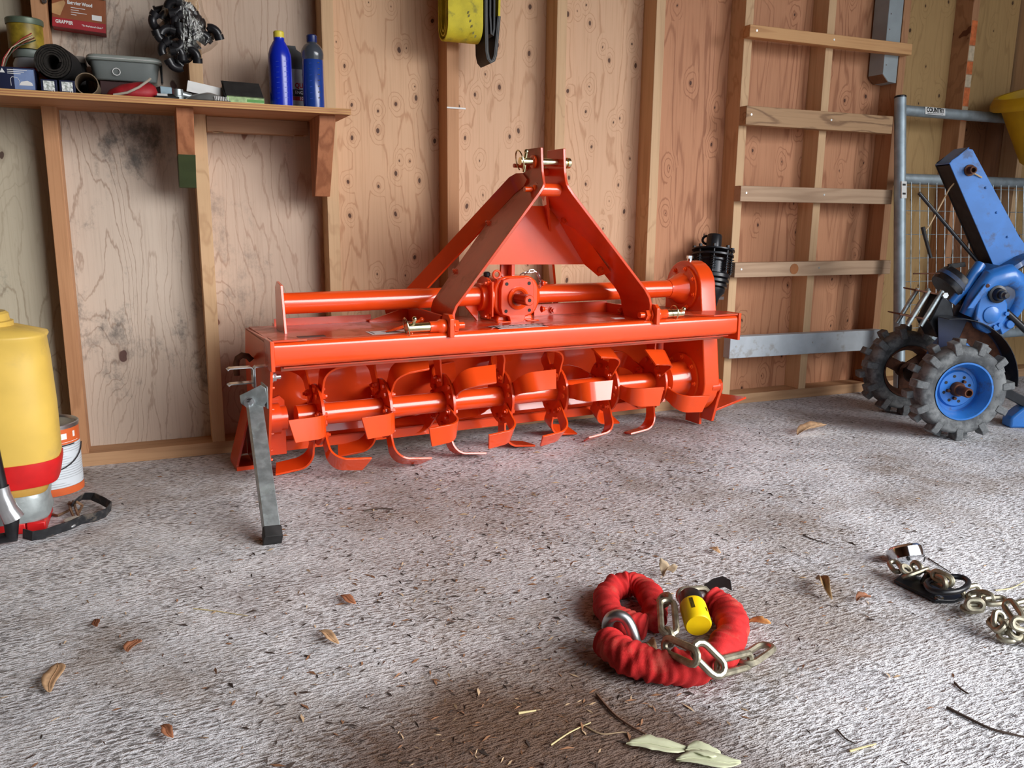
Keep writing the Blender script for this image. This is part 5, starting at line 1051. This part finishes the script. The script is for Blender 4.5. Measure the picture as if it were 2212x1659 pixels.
# ================================================================== LEAVES, TWIGS, LITTER
def leaf(name, label, a, b, w, m, curl=.3, lift=.004, cat='leaf', tip=.0, group=None):
    a, b = Vector(a), Vector(b); d = (b - a); L = d.length; d.normalize(); s = V(-d.y, d.x, 0).normalized(); vs = []; k = 10
    rnd = random.Random(label)
    for i in range(k + 1):
        t = i / k; ww = w * max(.03, math.sin(PI * min(1, t * .94 + .03)) ** .75) * (1 + .12 * rnd.uniform(-1, 1)); z = lift + tip * t * t + .25 * w * math.sin(PI * t) * curl
        c = a + d * (L * t) + s * (.12 * w * math.sin(2 * PI * t))
        for q in (-1, -.5, 0, .5, 1): vs.append((c + s * (ww * .5 * q * math.cos(curl * .9)) - a) + V(0, 0, z + abs(q) * ww * .5 * math.sin(curl) + .0012 * rnd.uniform(0, 1)))
    fs = [(i * 5 + j, i * 5 + j + 1, i * 5 + 6 + j, i * 5 + 5 + j) for i in range(k) for j in range(4)]
    o = obj(name, MB().add(vs, fs), m, None, 0, 70); o.location = (a.x, a.y, .0015)
    so_ = o.modifiers.new('thick', 'SOLIDIFY'); so_.thickness = .0006
    tag(o, label, cat, group); st = obj('midrib', MB().tube([V(*vs[i * 5 + 2]) + V(0, 0, .0012) for i in range(0, k + 1, 2)], .0006, 5), m, o)
    return o
TAN = mat('tan_leaf', srgb(188, 152, 116), .7, 0, .2, 60); TAN2 = mat('brown_leaf', srgb(158, 104, 74), .7, 0, .2, 60); PALE = mat('pale_green_leaf', srgb(196, 200, 168), .6, 0, .08, 50); STRAW = mat('straw', srgb(196, 180, 132), .7); TWG = mat('dark_twig', srgb(70, 56, 48), .85)
F = lambda x, y: at_z(x, y, 0)
leaf('leaf', 'large tan curled leaf lying in front of the blue tractor wheels', F(1722, 944), F(1782, 930), .055, TAN, .7, .006, tip=.012)
leaf('leaf', 'narrow brown leaf curled into a boat shape, left of the bare chain', F(1762, 1256), F(1796, 1302), .036, mat('khaki_leaf', srgb(160, 132, 96), .7, 0, .2, 60), 1.1, .004)
leaf('leaf', 'ragged tan leaf near the bottom left corner of the floor', F(125, 1440), F(108, 1502), .03, TAN, .35)
leaf('leaf', 'short brown leaf scrap, left of floor centre', F(298, 1388), F(276, 1414), .026, TAN2, .3)
leaf('leaf', 'small dark brown chip of leaf on the left floor', F(206, 1344), F(210, 1360), .014, mat('chestnut_chip', srgb(110, 66, 44), .7), .3)
leaf('leaf', 'curved brown leaf at the lower left, near the bottom edge', F(348, 1576), F(374, 1602), .018, TAN2, .5)
leaf('leaf', 'tan leaf sliver left of the brown dirt patch', F(690, 1370), F(732, 1398), .022, TAN, .5)
leaf('leaf', 'straight tan leaf strip below the orange tiller stand', F(736, 1292), F(768, 1310), .022, TAN2, .3)
leaf('leaf', 'orange-tan leaf right of the red chain sleeve', F(1612, 1352), F(1664, 1364), .028, mat('amber_leaf', srgb(196, 140, 84), .65, 0, .3, 60), .6, .004, tip=.01)
leaf('leaf', 'pale dead leaf standing just behind the red sleeve', F(1432, 1252), F(1452, 1244), .05, mat('pale_dead_leaf', srgb(186, 164, 134), .7, 0, .2, 50), .9, .004)
leaf('leaf', 'tan leaf caught inside the coil of red chain', F(1392, 1402), F(1418, 1412), .03, TAN, .6, .006)
leaf('leaf', 'long pale green leaf, uppermost of the cluster at the bottom edge', F(1352, 1614), F(1490, 1624), .034, PALE, .2, .003)
leaf('leaf', 'short pale green leaf in the middle of the bottom cluster', F(1480, 1630), F(1556, 1634), .034, PALE, .2, .004)
leaf('leaf', 'long pale green leaf, lowest of the cluster at the bottom edge', F(1460, 1650), F(1600, 1654), .036, PALE, .2, .003)
leaf('leaf', 'brown curled leaf beside the small twig right of the red chain', F(1850, 1304), F(1878, 1296), .024, TAN2, .8)
leaf('leaf', 'tan leaf fragment touching the small twig above the red chain', F(1532, 1190), F(1556, 1200), .02, TAN, .5)
def twig(label, pts, r, m=TWG, cat='twig', name='twig'):
    P = [F(x, y) for x, y in pts]; o = P[0].copy(); Q = smooth([p - o + V(0, 0, r + .0005) for p in P], 4)
    ob = obj(name, MB().tube(Q, [r * (1 - .5 * i / len(Q)) for i in range(len(Q))], 6), m); ob.location = (o.x, o.y, 0); tag(ob, label, cat); return ob
twig('long dark twig near the bottom right corner', [(2045, 1532), (2085, 1552), (2140, 1578), (2195, 1592), (2212, 1596)], .0026)
twig('thin straight twig crossing from red sleeve to pale leaves', [(1290, 1505), (1325, 1545), (1362, 1572), (1395, 1590)], .0026, mat('red_brown_twig', srgb(104, 76, 60), .8))
twig('short bent twig above the bottom right twig', [(2062, 1478), (2076, 1492), (2092, 1502)], .0022)
twig('pale straw at the bottom right of the floor', [(1835, 1626), (1862, 1618), (1892, 1610)], .0019, STRAW, 'straw', 'straw')
twig('short thick straw on the brown dirt patch', [(1120, 1544), (1158, 1538)], .0022, STRAW, 'straw', 'straw')
twig('long thin straw sloping up across the dirt patch', [(1190, 1612), (1230, 1585), (1276, 1563)], .0014, STRAW, 'straw', 'straw')
twig('hair thin straw on the left floor', [(418, 1316), (470, 1322), (535, 1332)], .0011, STRAW, 'straw', 'straw')
twig('curved straw to the right of the bare chain', [(2150, 1277), (2185, 1272), (2212, 1258)], .0014, STRAW, 'straw', 'straw')
twig('dark twig just right of the disc padlock', [(2005, 1208), (2030, 1224), (2055, 1240)], .0016)
twig('forked brown twig beside the pale leaves', [(1265, 1572), (1300, 1588), (1345, 1584), (1362, 1590)], .0014, mat('tan_twig', srgb(150, 128, 100), .8))
twig('dark twig left of the bare chain on open floor', [(1735, 1158), (1760, 1168), (1790, 1176)], .0016)
twig('brown stalk at the foot of the wall left of the tiller', [(268, 994), (300, 986), (340, 982)], .003, TAN2)
twig('dark twig in front of the tiller tines', [(785, 1105), (820, 1100), (850, 1102)], .0022)
twig('small dark twig at bottom centre right', [(1808, 1578), (1826, 1598), (1846, 1608)], .0016)
# uncountable litter: bark crumbs, leaf bits
rnd = np.random.default_rng(5)
lm_ = [mat('bark_crumb', srgb(58, 46, 40), .9), mat('leaf_bit', srgb(132, 92, 64), .85), mat('pale_bit', srgb(178, 150, 118), .85)]
lb_ = MB()
def flake(x, y, s, mi):
    lb_.cm = mi; a = rnd.uniform(0, 6.28); el = rnd.uniform(.22, .8); h = s * rnd.uniform(.12, .4)
    c, sn = math.cos(a), math.sin(a); e = .35 * s
    pts = [(-s, 0, .0006), (-.2 * s, -e * el, h * .4), (s, .1 * s, .0006), (.1 * s, e * el, h)]
    lb_.add([(x + c * p - sn * q, y + sn * p + c * q, z + .0006) for p, q, z in pts], [(0, 1, 2, 3), (0, 3, 1)] if False else [(0, 1, 3), (1, 2, 3)])
cl_ = [(.9, -.95, .45, 800), (1.0, -1.25, .32, 700), (1.35, -.75, .4, 800), (.72, -1.8, .2, 600), (2.0, -.55, .35, 420), (1.75, -1.15, .35, 450), (1.0, -.55, .3, 420), (.7, -1.35, .3, 350)]
for cx, cy, sg, n_ in cl_:
    for _ in range(n_):
        x, y = rnd.normal(cx, sg), rnd.normal(cy, sg)
        if -2.6 < y < -.03: flake(x, y, abs(rnd.normal(.0044, .003)) + .0016, int(rnd.choice([0, 0, 0, 1, 1, 2])))
for _ in range(5200):
    x, y = rnd.uniform(-.4, 3.8), rnd.uniform(-2.4, -.03); flake(x, y, abs(rnd.normal(.0032, .0016)) + .001, int(rnd.choice([0, 0, 0, 0, 1, 2])))
lt = obj('litter', lb_, lm_); lt['kind'] = 'stuff'; tag(lt, 'bark crumbs and crushed leaf bits strewn over the concrete floor', 'litter')
